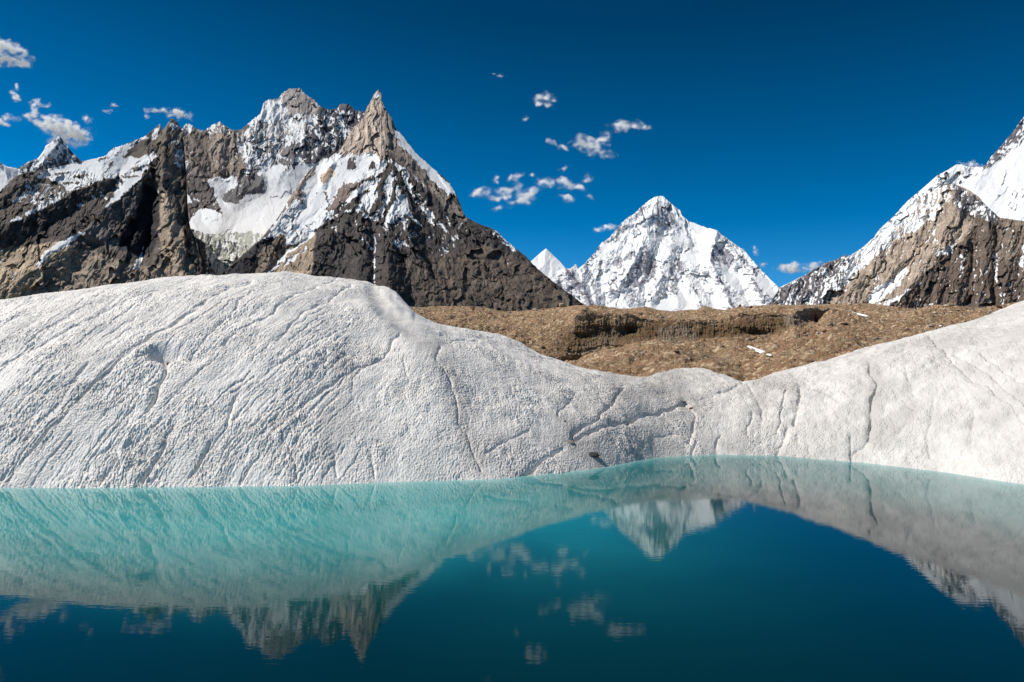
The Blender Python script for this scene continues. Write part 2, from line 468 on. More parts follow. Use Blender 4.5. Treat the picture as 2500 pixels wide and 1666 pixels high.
# --- cirque wall, glacier basin and the rounded summit behind the spire
BACKC = [(400, 330), (443, 318), (454, 304), (464, 304), (479, 316), (500, 321), (514, 309), (536, 298), (546, 307), (568, 320),
         (589, 318), (614, 296), (636, 279), (643, 254), (654, 245), (679, 243), (689, 229), (707, 218), (732, 217), (746, 232),
         (768, 246), (779, 259), (804, 270), (821, 266), (832, 255), (854, 257), (864, 270), (886, 273), (900, 280), (940, 310), (990, 380)]
mountain("back_mountain", BACKC, 720, 400, 990, 1.2, 330, 3600, 0.76,
    [([(421, 289), (440, 340), (478, 400), (508, 455), (536, 525)], 34, 45),
     ([(464, 304), (474, 360), (500, 430)], 20, 28), ([(536, 298), (540, 350), (535, 400), (520, 440)], 26, 34),
     ([(568, 320), (572, 370), (568, 430)], 16, 22),
     ([(636, 279), (620, 330), (605, 400), (590, 470), (560, 492)], 28, 36),
     ([(640, 430), (620, 460), (600, 478)], 20, 26),
     ([(720, 217), (735, 280), (745, 340), (720, 390), (690, 420)], 34, 60),
     ([(654, 245), (668, 300), (660, 370), (640, 410)], 20, 40),
     ([(790, 265), (770, 330), (730, 390), (700, 425)], 30, 40), ([(840, 256), (810, 330), (770, 390)], 24, 34),
     ([(455, 500), (480, 560), (500, 620)], 14, 24), ([(650, 560), (620, 600), (570, 650)], 14, 28)],
    [([(590, 330), (600, 400), (595, 440)], 16, 20), ([(660, 500), (580, 545), (540, 600), (545, 680)], 14, 60)],
    [([(410, 335), (448, 335), (462, 380), (452, 420), (425, 400)], 0.55),
     ([(425, 445), (432, 445), (472, 493), (465, 495)], 0.95),
     ([(455, 545), (485, 515), (500, 508), (540, 525), (530, 490), (508, 440), (580, 430), (572, 475), (600, 470), (622, 430),
       (640, 415), (690, 405), (780, 400), (800, 440), (760, 560), (700, 596), (620, 592), (600, 600), (560, 592), (500, 575), (470, 562)], 0.95),
     ([(541, 485), (560, 460), (600, 455), (612, 425), (640, 432), (645, 470), (600, 480), (575, 497), (555, 493)], 0.2),
     ([(480, 572), (600, 566), (650, 570), (620, 600), (580, 640), (545, 700), (500, 700), (500, 620)], 0.42),
     ([(640, 250), (690, 243), (705, 262), (700, 300), (660, 310), (640, 300), (600, 315)], 0.80),
     ([(690, 243), (707, 222), (735, 221), (750, 240), (775, 262), (740, 280), (700, 262)], 0.12),
     ([(655, 300), (700, 285), (780, 270), (760, 340), (690, 360), (630, 340)], 0.58),
     ([(590, 325), (636, 285), (650, 330), (690, 370), (680, 400), (640, 415), (600, 415)], 0.50),
     ([(800, 272), (893, 273), (886, 300), (840, 350), (760, 390), (690, 425), (700, 400), (740, 350)], 0.42),
     ([(400, 330), (600, 325), (600, 420), (500, 440)], 0.16), ([(570, 320), (592, 320), (612, 400), (600, 440), (590, 400)], 0.6), ([(400, 285), (600, 285), (600, 326), (560, 330), (530, 322), (480, 326), (400, 320)], 0.40)],
    [([(680, 215), (780, 215), (790, 270), (750, 340), (700, 340), (640, 330), (640, 260)], (146, 136, 130)),
     ([(400, 280), (600, 280), (600, 440), (500, 450), (460, 400)], (112, 98, 88)),
     ([(520, 300), (575, 330), (572, 420), (520, 440), (510, 380)], (134, 118, 104)),
     ([(780, 260), (900, 265), (880, 330), (760, 400), (680, 430), (720, 360)], (64, 62, 68)),
     ([(600, 330), (700, 340), (720, 400), (620, 440)], (104, 98, 98)),
     ([(480, 565), (650, 560), (640, 620), (560, 720), (480, 720)], (140, 142, 132)),
     ([(440, 400), (508, 450), (540, 530), (460, 545)], (84, 76, 72)),
     ([(440, 580), (500, 590), (520, 650), (500, 720), (440, 720)], (70, 66, 66))],
    0.25, (94, 90, 90), (lambda u, v: (u + 0.12 * v, 1.5 * v)), (6, 6, 3, 1.2), snow_k=0.5, jag=3.0, warp=5, seed=21, fine_snow=0.2, bright=1.45, bench=(600, 470, 170))

# --- long rock ridge on the left, with its towers
LEFTC = [(-900, 690), (-700, 560), (-560, 600), (-420, 470), (-300, 520), (-200, 465), (-120, 500), (0, 468), (36, 432), (54, 425), (93, 418), (132, 411), (171, 402), (204, 395), (236, 387.5), (257, 382), (275, 362.5), (304, 355),
         (332, 343), (357, 332), (375, 316), (391, 305), (396, 321), (411, 300), (421, 289), (437, 305), (443, 318), (449, 350), (455, 430),
         (459, 520), (464, 556), (480, 590), (492, 640), (504, 700), (515, 745)]
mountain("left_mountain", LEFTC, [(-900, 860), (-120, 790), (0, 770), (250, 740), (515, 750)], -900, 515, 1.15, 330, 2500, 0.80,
    [([(384, 383), (339, 436), (291, 491), (259, 508), (210, 560), (157, 590), (104, 632), (50, 680)], 34, 60),
     ([(411, 289), (405, 350), (397, 440), (400, 500), (420, 570), (440, 640), (455, 710)], 44, 48),
     ([(257, 436), (211, 457), (145, 484), (75, 525), (15, 547), (-60, 580)], 34, 50),
     ([(54, 425), (30, 470), (-40, 510)], 20, 40), ([(304, 355), (240, 420), (200, 440)], 14, 40),
     ([(175, 605), (205, 650), (245, 712)], 16, 30), ([(175, 605), (150, 650), (90, 700)], 16, 30),
     ([(240, 620), (262, 660), (300, 700)], 10, 22), ([(330, 640), (310, 690)], 10, 24), ([(280, 650), (296, 700)], 8, 20),
     ([(230, 545), (265, 540), (300, 580), (290, 605)], 14, 26),
     ([(391, 305), (380, 350), (384, 383)], 16, 24), ([(90, 600), (50, 650), (20, 700)], 14, 34), ([(375, 660), (340, 700)], 10, 20)],
    [([(368, 460), (372, 530), (360, 590), (345, 620)], 46, 34), ([(335, 530), (318, 570), (300, 600)], 26, 26),
     ([(250, 600), (215, 590), (190, 580)], 12, 14), ([(90, 520), (84, 590)], 8, 14), ([(180, 530), (215, 545)], 10, 12),
     ([(290, 500), (300, 545)], 8, 10), ([(395, 560), (415, 620), (425, 660)], 12, 14), ([(135, 670), (190, 705)], 10, 12)],
    [([(96, 418), (204, 393), (275, 360), (357, 330), (384, 380), (368, 399), (339, 436), (300, 470), (262, 510), (272, 484), (290, 443),
       (257, 436), (211, 457), (170, 465), (120, 440), (60, 430)], 0.70),
     ([(130, 412), (204, 395), (275, 364), (340, 345), (372, 385), (330, 400), (300, 425), (240, 430), (200, 415), (140, 425)], 0.92),
     ([(340, 345), (385, 340), (375, 372), (340, 385), (300, 385), (310, 370)], 0.12),
     ([(60, 430), (170, 465), (191, 462), (145, 484), (75, 525), (90, 500), (40, 500), (25, 495), (60, 470)], 0.44),
     ([(368, 399), (345, 430), (262, 510), (257, 506), (285, 470), (320, 425)], 0.95),
     ([(80, 510), (145, 478), (150, 484), (80, 522), (20, 547), (12, 543)], 0.60),
     ([(210, 562), (157, 584), (126, 602), (82, 654), (104, 640), (138, 612), (172, 592), (204, 570)], 0.96),
     ([(62, 430), (92, 420), (94, 438), (80, 445), (62, 440)], 0.10),
     ([(370, 320), (391, 303), (386, 330), (370, 345)], 0.7),
     ([(405, 305), (421, 289), (440, 312), (425, 320)], 0.50),
     ([(345, 620), (352, 600), (345, 640), (325, 660), (320, 655)], 0.60),
     ([(415, 345), (440, 335), (450, 380), (452, 420), (430, 400)], 0.5)],
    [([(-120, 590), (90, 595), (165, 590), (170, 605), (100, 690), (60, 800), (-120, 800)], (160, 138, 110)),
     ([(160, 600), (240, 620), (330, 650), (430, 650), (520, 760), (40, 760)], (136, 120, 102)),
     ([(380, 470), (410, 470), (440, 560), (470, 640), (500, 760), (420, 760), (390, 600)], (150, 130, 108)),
     ([(345, 440), (390, 470), (392, 540), (375, 610), (340, 628), (288, 610), (300, 565), (330, 530), (345, 480)], (30, 30, 36)),  # recess: rock painted near black to carry its cast shadow
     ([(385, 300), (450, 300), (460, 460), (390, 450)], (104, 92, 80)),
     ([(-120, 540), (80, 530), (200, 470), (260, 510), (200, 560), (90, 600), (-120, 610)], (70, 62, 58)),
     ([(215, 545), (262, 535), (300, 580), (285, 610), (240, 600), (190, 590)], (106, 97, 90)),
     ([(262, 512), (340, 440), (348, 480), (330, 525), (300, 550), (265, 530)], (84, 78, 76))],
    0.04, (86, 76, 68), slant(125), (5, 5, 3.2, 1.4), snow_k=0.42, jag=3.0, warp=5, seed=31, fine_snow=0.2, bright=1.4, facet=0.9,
    ribs=[([(136, 426), (165, 421)], 3, -0.6), ([(180, 432), (210, 430)], 3, -0.5), ([(257, 421), (274, 395)], 2.5, -0.6), ([(303, 433), (349, 428)], 3, -0.6),
          ([(286, 431), (298, 448)], 4, -0.6), ([(327, 416), (363, 404)], 4, -0.5), ([(211, 411), (214, 440)], 2, -0.5), ([(240, 392), (262, 384)], 2.5, -0.6),
          ([(100, 440), (140, 450), (190, 447)], 4, -0.5), ([(245, 470), (262, 490)], 4, 0.5), ([(192, 502), (205, 500)], 4, 0.6), ([(225, 480), (232, 484)], 4, 0.6),
          ([(30, 680), (36, 664)], 2.5, 0.6), ([(350, 600), (346, 632), (330, 650)], 3, 0.35), ([(385, 555), (395, 590), (380, 620)], 2, 0.3), ([(4, 632), (-2, 640)], 3, 0.6),
          ([(379, 463), (388, 470)], 3, 0.5), ([(300, 360), (290, 372), (280, 380)], 2.5, -0.4)])

# --- the pointed spire and its dark pyramid
SPIREC = [(525, 705), (543, 668), (590, 625), (636, 586), (679, 532), (700, 496), (743, 429), (796, 381), (832, 366), (843, 348), (857, 318), (886, 290),
          (896, 264), (907, 243), (914, 230), (925, 219), (930, 229), (932, 246), (943, 271), (957, 289), (964, 311), (982, 332),
          (1000, 354), (1014, 373), (1036, 393), (1057, 412), (1079, 429), (1096, 446), (1114, 475), (1125, 504), (1134, 525),
          (1143, 534), (1161, 543), (1179, 551), (1211, 563), (1226, 580), (1256, 605), (1285, 628), (1298, 643), (1336, 677),
          (1374, 706), (1403, 727), (1424, 744), (1470, 775)]
mountain("spire_mountain", SPIREC, [(525, 730), (900, 740), (1050, 790), (1470, 800)], 525, 1470, 1.15, 420, [(525, 2700), (950, 2350), (1470, 2500)], 0.76,
    [([(925, 219), (917, 280), (926, 340), (930, 392)], 34, 30), ([(896, 264), (880, 320), (866, 382)], 22, 18), ([(905, 262), (898, 330), (900, 372)], 22, 12), ([(940, 262), (945, 330), (948, 380)], 24, 14),
     ([(940, 262), (962, 320), (985, 365), (1040, 432), (1100, 500), (1143, 540)], 16, 34),
     ([(958, 400), (930, 460), (905, 520), (880, 575)], 20, 30), ([(958, 400), (968, 450), (992, 520), (1012, 600), (1060, 700), (1090, 790)], 26, 44),
     ([(958, 400), (1000, 436), (1055, 495), (1110, 560), (1200, 660), (1300, 760)], 24, 44),
     ([(958, 400), (885, 450), (830, 500), (772, 560)], 18, 32), ([(870, 500), (835, 560), (770, 600), (758, 680), (760, 740)], 30, 46),
     ([(870, 500), (890, 560), (880, 640), (870, 720)], 18, 36), ([(965, 492), (950, 560), (945, 640), (960, 740)], 20, 36),
     ([(1143, 534), (1230, 620), (1340, 720), (1400, 770)], 22, 36), ([(1100, 520), (1190, 640), (1260, 770)], 14, 30),
     ([(1040, 560), (1110, 680), (1160, 780)], 14, 30),
     ([(805, 398), (796, 420), (788, 453)], 22, 16), ([(743, 429), (725, 480), (690, 530), (640, 590), (580, 650)], 24, 34),
     ([(870, 440), (845, 480), (815, 510)], 16, 18), ([(680, 580), (662, 620), (640, 680)], 16, 24), ([(868, 372), (865, 410)], 10, 12),
     ([(780, 470), (750, 520), (700, 570)], 8, 26), ([(805, 460), (800, 500)], 8, 14),
     ([(1080, 429), (1100, 470), (1125, 515)], 12, 20)],
    [([(906, 535), (912, 600), (913, 700)], 18, 20), ([(1040, 640), (1100, 760)], 8, 16), ([(985, 620), (1010, 740)], 8, 18),
     ([(895, 430), (890, 500)], 6, 22), ([(650, 668), (700, 618), (765, 572)], 6, 10)],
    [([(743, 429), (796, 381), (832, 376), (866, 372), (895, 368), (928, 388), (960, 392), (990, 408), (1030, 425), (1060, 440), (1040, 452),
       (1020, 455), (1030, 500), (1005, 530), (985, 525), (965, 545), (940, 545), (900, 545), (880, 525), (850, 520), (800, 540), (770, 562), (740, 588),
       (700, 600), (690, 575), (640, 590), (679, 532), (700, 496)], 0.70),
     ([(743, 440), (780, 400), (830, 385), (905, 376), (925, 392), (900, 420), (860, 450), (820, 500), (780, 530), (740, 560), (720, 540), (745, 500)], 0.92),
     ([(880, 420), (940, 405), (955, 430), (930, 480), (880, 500), (850, 500), (850, 470)], 0.80),
     ([(1030, 440), (1050, 500), (1110, 590), (1090, 600), (1030, 520), (1000, 480)], 0.40),
     ([(880, 530), (960, 545), (1010, 520), (1100, 580), (1130, 540), (1100, 640), (980, 600), (880, 580)], 0.24),
     ([(960, 311), (982, 330), (1036, 390), (1096, 444), (1116, 480), (1090, 476), (1045, 432), (1000, 385), (972, 345)], 0.93),
     ([(925, 219), (896, 264), (857, 321), (843, 352), (832, 379), (861, 371), (868, 382), (893, 371), (911, 375), (930, 391), (939, 379),
       (957, 361), (972, 361), (975, 343), (958, 311), (953, 286), (930, 246)], 0.05),
     ([(914, 232), (925, 219), (930, 232), (925, 250), (915, 240)], 0.55),
     ([(957, 380), (985, 362), (1020, 400), (1060, 450), (1100, 490), (1134, 525), (1143, 534), (1100, 505), (1060, 474), (1020, 432), (990, 412)], 0.08),
     ([(805, 398), (783, 440), (788, 453), (800, 445), (818, 428)], 0.0),
     ([(868, 440), (868, 462), (852, 482), (842, 502), (800, 516), (812, 485), (826, 460)], 0.12),
     ([(760, 405), (772, 420), (745, 450), (735, 480), (710, 500), (690, 522), (670, 545), (690, 500), (720, 470), (738, 440)], 0.22),
     ([(650, 672), (700, 618), (765, 568), (768, 574), (706, 620), (660, 672)], 0.97),
     ([(735, 618), (752, 598), (750, 608), (738, 622)], 0.97), ([(692, 648), (728, 617), (728, 626), (706, 646)], 0.97),
     ([(858, 380), (868, 378), (870, 418), (850, 415)], 0.2), ([(905, 392), (915, 400), (912, 412), (900, 412)], 0.2),
     ([(1170, 548), (1211, 563), (1226, 580), (1256, 605), (1262, 622), (1210, 575)], 0.40),
     ([(911, 580), (914, 580), (915, 740), (912, 740)], 0.46)],
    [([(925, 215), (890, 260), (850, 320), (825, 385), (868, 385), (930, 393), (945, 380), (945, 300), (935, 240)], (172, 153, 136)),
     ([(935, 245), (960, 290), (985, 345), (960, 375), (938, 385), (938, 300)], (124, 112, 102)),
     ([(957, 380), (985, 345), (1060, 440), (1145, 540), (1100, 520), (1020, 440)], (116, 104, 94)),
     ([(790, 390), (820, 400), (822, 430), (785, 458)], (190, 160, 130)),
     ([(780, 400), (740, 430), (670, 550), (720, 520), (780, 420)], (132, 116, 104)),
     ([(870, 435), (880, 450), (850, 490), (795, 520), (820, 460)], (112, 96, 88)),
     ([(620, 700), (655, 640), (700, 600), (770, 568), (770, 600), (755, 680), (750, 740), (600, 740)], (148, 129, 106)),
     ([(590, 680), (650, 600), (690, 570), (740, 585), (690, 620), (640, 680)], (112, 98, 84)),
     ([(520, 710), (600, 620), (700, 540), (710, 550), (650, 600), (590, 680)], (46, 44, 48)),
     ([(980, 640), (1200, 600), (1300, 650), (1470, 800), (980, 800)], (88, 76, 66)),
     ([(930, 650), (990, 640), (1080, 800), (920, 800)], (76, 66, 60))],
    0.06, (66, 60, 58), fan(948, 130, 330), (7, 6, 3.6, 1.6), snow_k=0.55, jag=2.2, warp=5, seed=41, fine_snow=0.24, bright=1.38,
    ribs=[([(957, 400), (935, 426), (886, 443), (859, 459), (837, 482)], 4, -0.75), ([(950, 410), (935, 441), (926, 461), (932, 478), (918, 506), (906, 522)], 7.5, -0.8),
          ([(965, 447), (959, 486), (947, 510), (935, 541)], 5.5, -0.8), ([(960, 404), (984, 467), (1000, 490), (1015, 530)], 4.5, -0.7), ([(900, 465), (873, 482), (855, 502)], 4, -0.7),
          ([(863, 514), (880, 539), (904, 559)], 4, -0.6), ([(875, 494), (850, 505), (824, 516)], 9, -0.6), ([(977, 429), (1007, 493), (1033, 557)], 4.5, -0.6),
          ([(1000, 417), (1022, 462)], 7, -0.5), ([(840, 440), (838, 470)], 3, -0.4), ([(795, 470), (802, 500), (798, 512)], 2.5, -0.6), ([(755, 500), (775, 470)], 2.5, -0.4),
          ([(880, 520), (860, 535), (835, 545)], 5, -0.5), ([(1000, 440), (1040, 480)], 5, -0.5), ([(985, 415), (960, 430)], 3, -0.3), ([(730, 470), (745, 478)], 3, -0.5), ([(735, 490), (742, 500)], 3, -0.4),
          ([(966, 501), (952, 525), (938, 547)], 5.5, 0.7), ([(976, 503), (1002, 528), (1030, 552)], 2.5, 0.7), ([(1043, 511), (1060, 532)], 2.2, 0.6), ([(1073, 544), (1089, 564)], 2.5, 0.7),
          ([(1050, 536), (1061, 552)], 2.2, 0.6), ([(982, 524), (989, 564)], 3, 0.6), ([(1127, 544), (1122, 558)], 2.2, 0.6), ([(1139, 544), (1139, 566)], 2.2, 0.5),
          ([(1211, 560), (1232, 584), (1256, 610)], 3, 0.7), ([(1000, 575), (1003, 580)], 4, 0.6), ([(1080, 605), (1092, 616)], 2, 0.6), ([(963, 590), (971, 604)], 2, 0.6),
          ([(885, 583), (898, 595), (908, 610)], 3, 0.55), ([(870, 540), (872, 560)], 3, 0.5), ([(820, 556), (821, 572)], 3, 0.5), ([(812, 556), (830, 552)], 3, 0.5),
          ([(1030, 505), (1052, 540)], 2, 0.5), ([(1090, 530), (1102, 555)], 2, 0.4), ([(912, 585), (914, 600), (914, 740)], 1.3, 0.42)])

# --- right hand giants: snow dome behind, tan and brown buttress in front
mountain("right_snow_mountain",
    [(1890, 760), (1903, 703), (1990, 660), (2072, 626), (2102, 608), (2132, 582), (2148, 560), (2182, 529), (2215, 492), (2255, 459), (2288, 429), (2314, 416),
     (2334, 403), (2347, 402), (2367, 408), (2397, 409), (2407, 403), (2420, 383), (2447, 354), (2473, 323), (2487, 303), (2500, 286),
     (2560, 215), (2640, 160), (2720, 150), (2800, 230), (2960, 420), (3100, 640)], 790, 1890, 3100, 1.6, 280, 6600, 0.76,
    [([(2334, 403), (2290, 450), (2220, 510), (2150, 570)], 16, 40), ([(2410, 403), (2395, 430), (2380, 450)], 10, 24)],
    [([(2460, 470), (2440, 520)], 8, 40)],
    [([(2360, 440), (2430, 400), (2500, 340), (2640, 240), (2640, 600), (2300, 600), (2340, 460)], 0.95),
     ([(2430, 470), (2520, 440), (2520, 540), (2450, 520)], 0.72),
     ([(2383, 434), (2407, 401), (2500, 284), (2500, 346), (2432, 398)], 0.42),
     ([(2182, 540), (2314, 416), (2397, 409), (2385, 432), (2340, 450), (2250, 510)], 0.64)],
    [], 0.62, (104, 100, 104), slant(130), (5, 4, 2, 0.8), snow_k=0.5, jag=1.5, seed=51, warp=3)

mountain("right_mountain",
    [(1860, 770), (1903, 705), (1936, 689), (1966, 671), (1996, 655), (2016, 641), (2039, 636), (2064, 622), (2074, 632), (2102, 616), (2132, 592), (2150, 572),
     (2182, 543), (2215, 512), (2250, 482), (2290, 462), (2312, 452), (2328, 449), (2350, 458), (2367, 466), (2390, 482), (2407, 502), (2440, 532), (2500, 541), (2560, 552), (2640, 545), (2800, 600), (3000, 700), (3100, 740)],
    800, 1860, 3100, 1.15, 330, [(1860, 4700), (2640, 4300)], 0.78,
    [([(2328, 449), (2326, 480), (2328, 510), (2308, 560), (2282, 610), (2248, 668), (2215, 708), (2165, 750)], 34, 50),
     ([(2328, 449), (2370, 475), (2410, 512), (2450, 540), (2520, 560)], 18, 36),
     ([(2410, 512), (2415, 580), (2400, 660), (2390, 760)], 22, 30), ([(2470, 540), (2468, 620), (2450, 720)], 20, 28),
     ([(2360, 560), (2345, 640), (2330, 740)], 18, 26), ([(2300, 610), (2290, 700), (2270, 770)], 14, 22), ([(2520, 560), (2520, 660), (2500, 760)], 18, 26),
     ([(2240, 540), (2235, 590), (2190, 650), (2150, 700)], 16, 32), ([(2180, 560), (2150, 620), (2090, 690), (2040, 740)], 14, 34),
     ([(2064, 622), (2072, 655), (2050, 690), (1990, 740)], 22, 24), ([(2016, 641), (1990, 690), (1950, 740)], 12, 26), ([(1950, 680), (1930, 730)], 10, 20)],
    [([(2080, 640), (2072, 670), (2050, 700)], 8, 16), ([(2208, 658), (2160, 700), (2115, 741)], 8, 14), ([(2250, 500), (2235, 560)], 6, 12),
     ([(2435, 560), (2432, 640), (2425, 760)], 14, 14), ([(2375, 600), (2370, 740)], 12, 14)],
    [([(2072, 626), (2102, 608), (2182, 529), (2255, 470), (2315, 448), (2322, 480), (2290, 525), (2240, 560), (2190, 592), (2140, 625), (2100, 660), (2080, 680), (2055, 690)], 0.58),
     ([(2090, 612), (2150, 560), (2220, 500), (2240, 500), (2200, 555), (2140, 600), (2095, 640)], 0.85),
     ([(2210, 655), (2182, 680), (2139, 701), (2109, 741), (2148, 741), (2182, 706), (2216, 668)], 0.80),
     ([(2230, 700), (2180, 726), (2150, 748), (2163, 748), (2200, 722)], 0.9), ([(2076, 645), (2085, 650), (2060, 700), (2035, 720), (2040, 700)], 0.8),
     ([(1880, 760), (1903, 700), (2064, 618), (2078, 650), (2040, 705), (2000, 745)], 0.43),
     ([(2300, 600), (2340, 590), (2330, 620), (2280, 625)], 0.55),
     ([(2325, 445), (2370, 465), (2440, 530), (2400, 540), (2360, 520), (2330, 500)], 0.42),
     ([(2345, 620), (2352, 620), (2346, 680), (2338, 680)], 0.6), ([(2425, 600), (2433, 600), (2440, 690), (2432, 690)], 0.6), ([(2494, 600), (2502, 600), (2502, 660), (2492, 650)], 0.6)],
    [([(2328, 485), (2381, 545), (2347, 592), (2314, 612), (2268, 658), (2215, 708), (2150, 760), (2140, 800), (2640, 800), (2640, 530), (2440, 520)], (94, 80, 70)),
     ([(2440, 520), (2640, 530), (2640, 640), (2440, 640)], (116, 102, 88)),
     ([(2325, 445), (2440, 520), (2440, 545), (2340, 520)], (86, 82, 84)),
     ([(1860, 780), (1903, 695), (2066, 616), (2078, 650), (2030, 720), (1990, 780)], (98, 92, 94))],
    0.22, (152, 134, 116), slant(112), (6, 6, 3, 1.4), snow_k=0.45, jag=2.0, seed=61, fine_snow=0.2, bright=1.2, facet=0.8)

# ------------------------------------------------------------------ the pond's ice shore (a height field round the pond)
SHORE = [(-900, 1130), (-500, 1165), (-200, 1185), (0, 1192), (250, 1191), (500, 1189), (750, 1186), (1000, 1176), (1200, 1171), (1274, 1164), (1410, 1150), (1478, 1141), (1529, 1131),
         (1563, 1123), (1614, 1116), (1700, 1112), (1748, 1110), (1904, 1113), (1989, 1121), (2077, 1127), (2210, 1142), (2312, 1154),
         (2414, 1171), (2500, 1183), (2700, 1215), (2950, 1270)]
ICEC = [(-900, 860, 120), (-500, 830, 95), (-200, 780, 75), (0, 740, 67), (96, 721, 69), (230, 705.5, 72), (344, 688, 75), (459, 675, 79), (574, 668, 82), (689, 670, 84), (765, 675, 85), (842, 680, 86),
        (900, 690, 86), (927, 701, 86), (951, 705, 85), (968, 717, 84), (988, 741, 82), (1012, 765, 80), (1043, 783, 79), (1090, 797, 79), (1138, 805, 80), (1189, 814, 82),
        (1240, 829, 84), (1291, 856, 85), (1342, 875, 86), (1393, 892, 87), (1444, 904, 89), (1505, 916, 91), (1580, 921, 94), (1614, 911, 95), (1665, 902, 96),
        (1700, 901, 96), (1717, 903, 96), (1768, 914, 95), (1812, 930, 93), (1853, 926, 91), (1890, 912, 90), (1972, 890, 88), (2023, 877, 87), (2101, 855, 86),
        (2210, 826, 85), (2278, 812, 84), (2346, 792, 83), (2414, 768, 82), (2500, 737, 80), (2700, 680, 76), (2950, 640, 72)]
sx = np.array([p[0] for p in SHORE]); sy = np.array([p[1] for p in SHORE])
hx, hy, te = unproj(sx, sy); s_az = np.arctan2(hx, hy); s_r = -H / te
cx_ = np.array([p[0] for p in ICEC]); cy_ = np.array([p[1] for p in ICEC]); cd_ = np.array([p[2] for p in ICEC], float)
hx, hy, te = unproj(cx_, cy_); c_az = np.arctan2(hx, hy); c_te = te
MIRROR = [(0, 1420), (120, 1434), (250, 1447), (500, 1458), (700, 1453), (914, 1414), (1054, 1369), (1198, 1306), (1343, 1253), (1500, 1216), (1690, 1205), (1836, 1213), (1970, 1252),
          (2100, 1304), (2200, 1345), (2291, 1372), (2382, 1402), (2500, 1452)]
_tm = -unproj(cx_, tab(cx_, MIRROR))[2]
_dn = 2 * H / (_tm - te)
_in = (cx_ >= 0) & (cx_ <= 2500)
_i0 = np.argmax(cx_ >= 0); _i1 = len(cx_) - 1 - np.argmax(cx_[::-1] <= 2500)
cd_ = np.where(_in, _dn, np.where(cx_ < 0, cd_ * _dn[_i0] / cd_[_i0], cd_ * _dn[_i1] / cd_[_i1]))
print("crest distances", [(int(a), round(float(b), 1)) for a, b in zip(cx_, cd_)])
_ad = np.linspace(c_az[0], c_az[-1], 3000); _kd = np.exp(-np.linspace(-3, 3, 121) ** 2 / 2); _kd /= _kd.sum()
_cd2 = np.convolve(np.pad(np.interp(_ad, c_az, cd_), 60, mode='edge'), _kd, 'valid')

_as = np.linspace(s_az[0], s_az[-1], 4000); _ks = np.exp(-np.linspace(-3, 3, 193) ** 2 / 2); _ks /= _ks.sum()
_ssm = np.convolve(np.pad(np.interp(_as, s_az, s_r), 96, mode='edge'), _ks, 'valid')
_aa = np.linspace(s_az[0], s_az[-1], 3000)
_kk = np.exp(-np.linspace(-3, 3, 241) ** 2 / 2); _kk /= _kk.sum()
_sm = np.convolve(np.pad(np.interp(_aa, s_az, s_r), 120, mode='edge'), _kk, 'valid')
_ae = np.linspace(c_az[0], c_az[-1], 3000)
_cm2 = np.convolve(np.pad(np.interp(_ae, c_az, cd_), 120, mode='edge'), _kk, 'valid')
_em2 = np.convolve(np.pad(np.interp(_ae, c_az, c_te), 120, mode='edge'), _kk, 'valid')

def ice_z(az, r, base_only=False):
    rs = np.interp(az, _as, _ssm); rc = np.interp(az, _ad, _cd2); ev = np.interp(az, c_az, c_te)
    zc = H + ev * rc
    t = (r - rs) / (rc - rs)
    m = np.clip(ev * (rc - rs) / zc, -0.9, 0.9)
    g = (2 - m) * t + (m - 1) * t * t
    z = zc * g
    # ease the bends: shore kinks die out up the slope, crest kinks die out down the slope
    def prof(rs_, rc_, zc_, ev_):
        t_ = (r - rs_) / (rc_ - rs_); m_ = np.clip(ev_ * (rc_ - rs_) / zc_, -0.9, 0.9)
        return zc_ * ((2 - m_) * t_ + (m_ - 1) * t_ * t_)
    rs2 = np.interp(az, _aa, _sm); rc2 = np.interp(az, _ae, _cm2); ev2 = np.interp(az, _ae, _em2); zc2 = H + ev2 * rc2
    w2 = np.clip(t / 0.14, 0, 1); w2 = w2 * w2 * (3 - 2 * w2)
    w3 = np.clip((t - 0.55) / 0.4, 0, 1); w3 = w3 * w3 * (3 - 2 * w3)
    zl = prof(rs, rc2, zc2, ev2) * (1 - w2) + prof(rs2, rc2, zc2, ev2) * w2
    z2 = zl * (1 - w3) + prof(rs2, rc, zc, ev) * w3
    z = np.where(t > 0, z2, z)
    z = np.where(t < 0, zc * (2 - m) * t * 0.8, z)
    return z, t

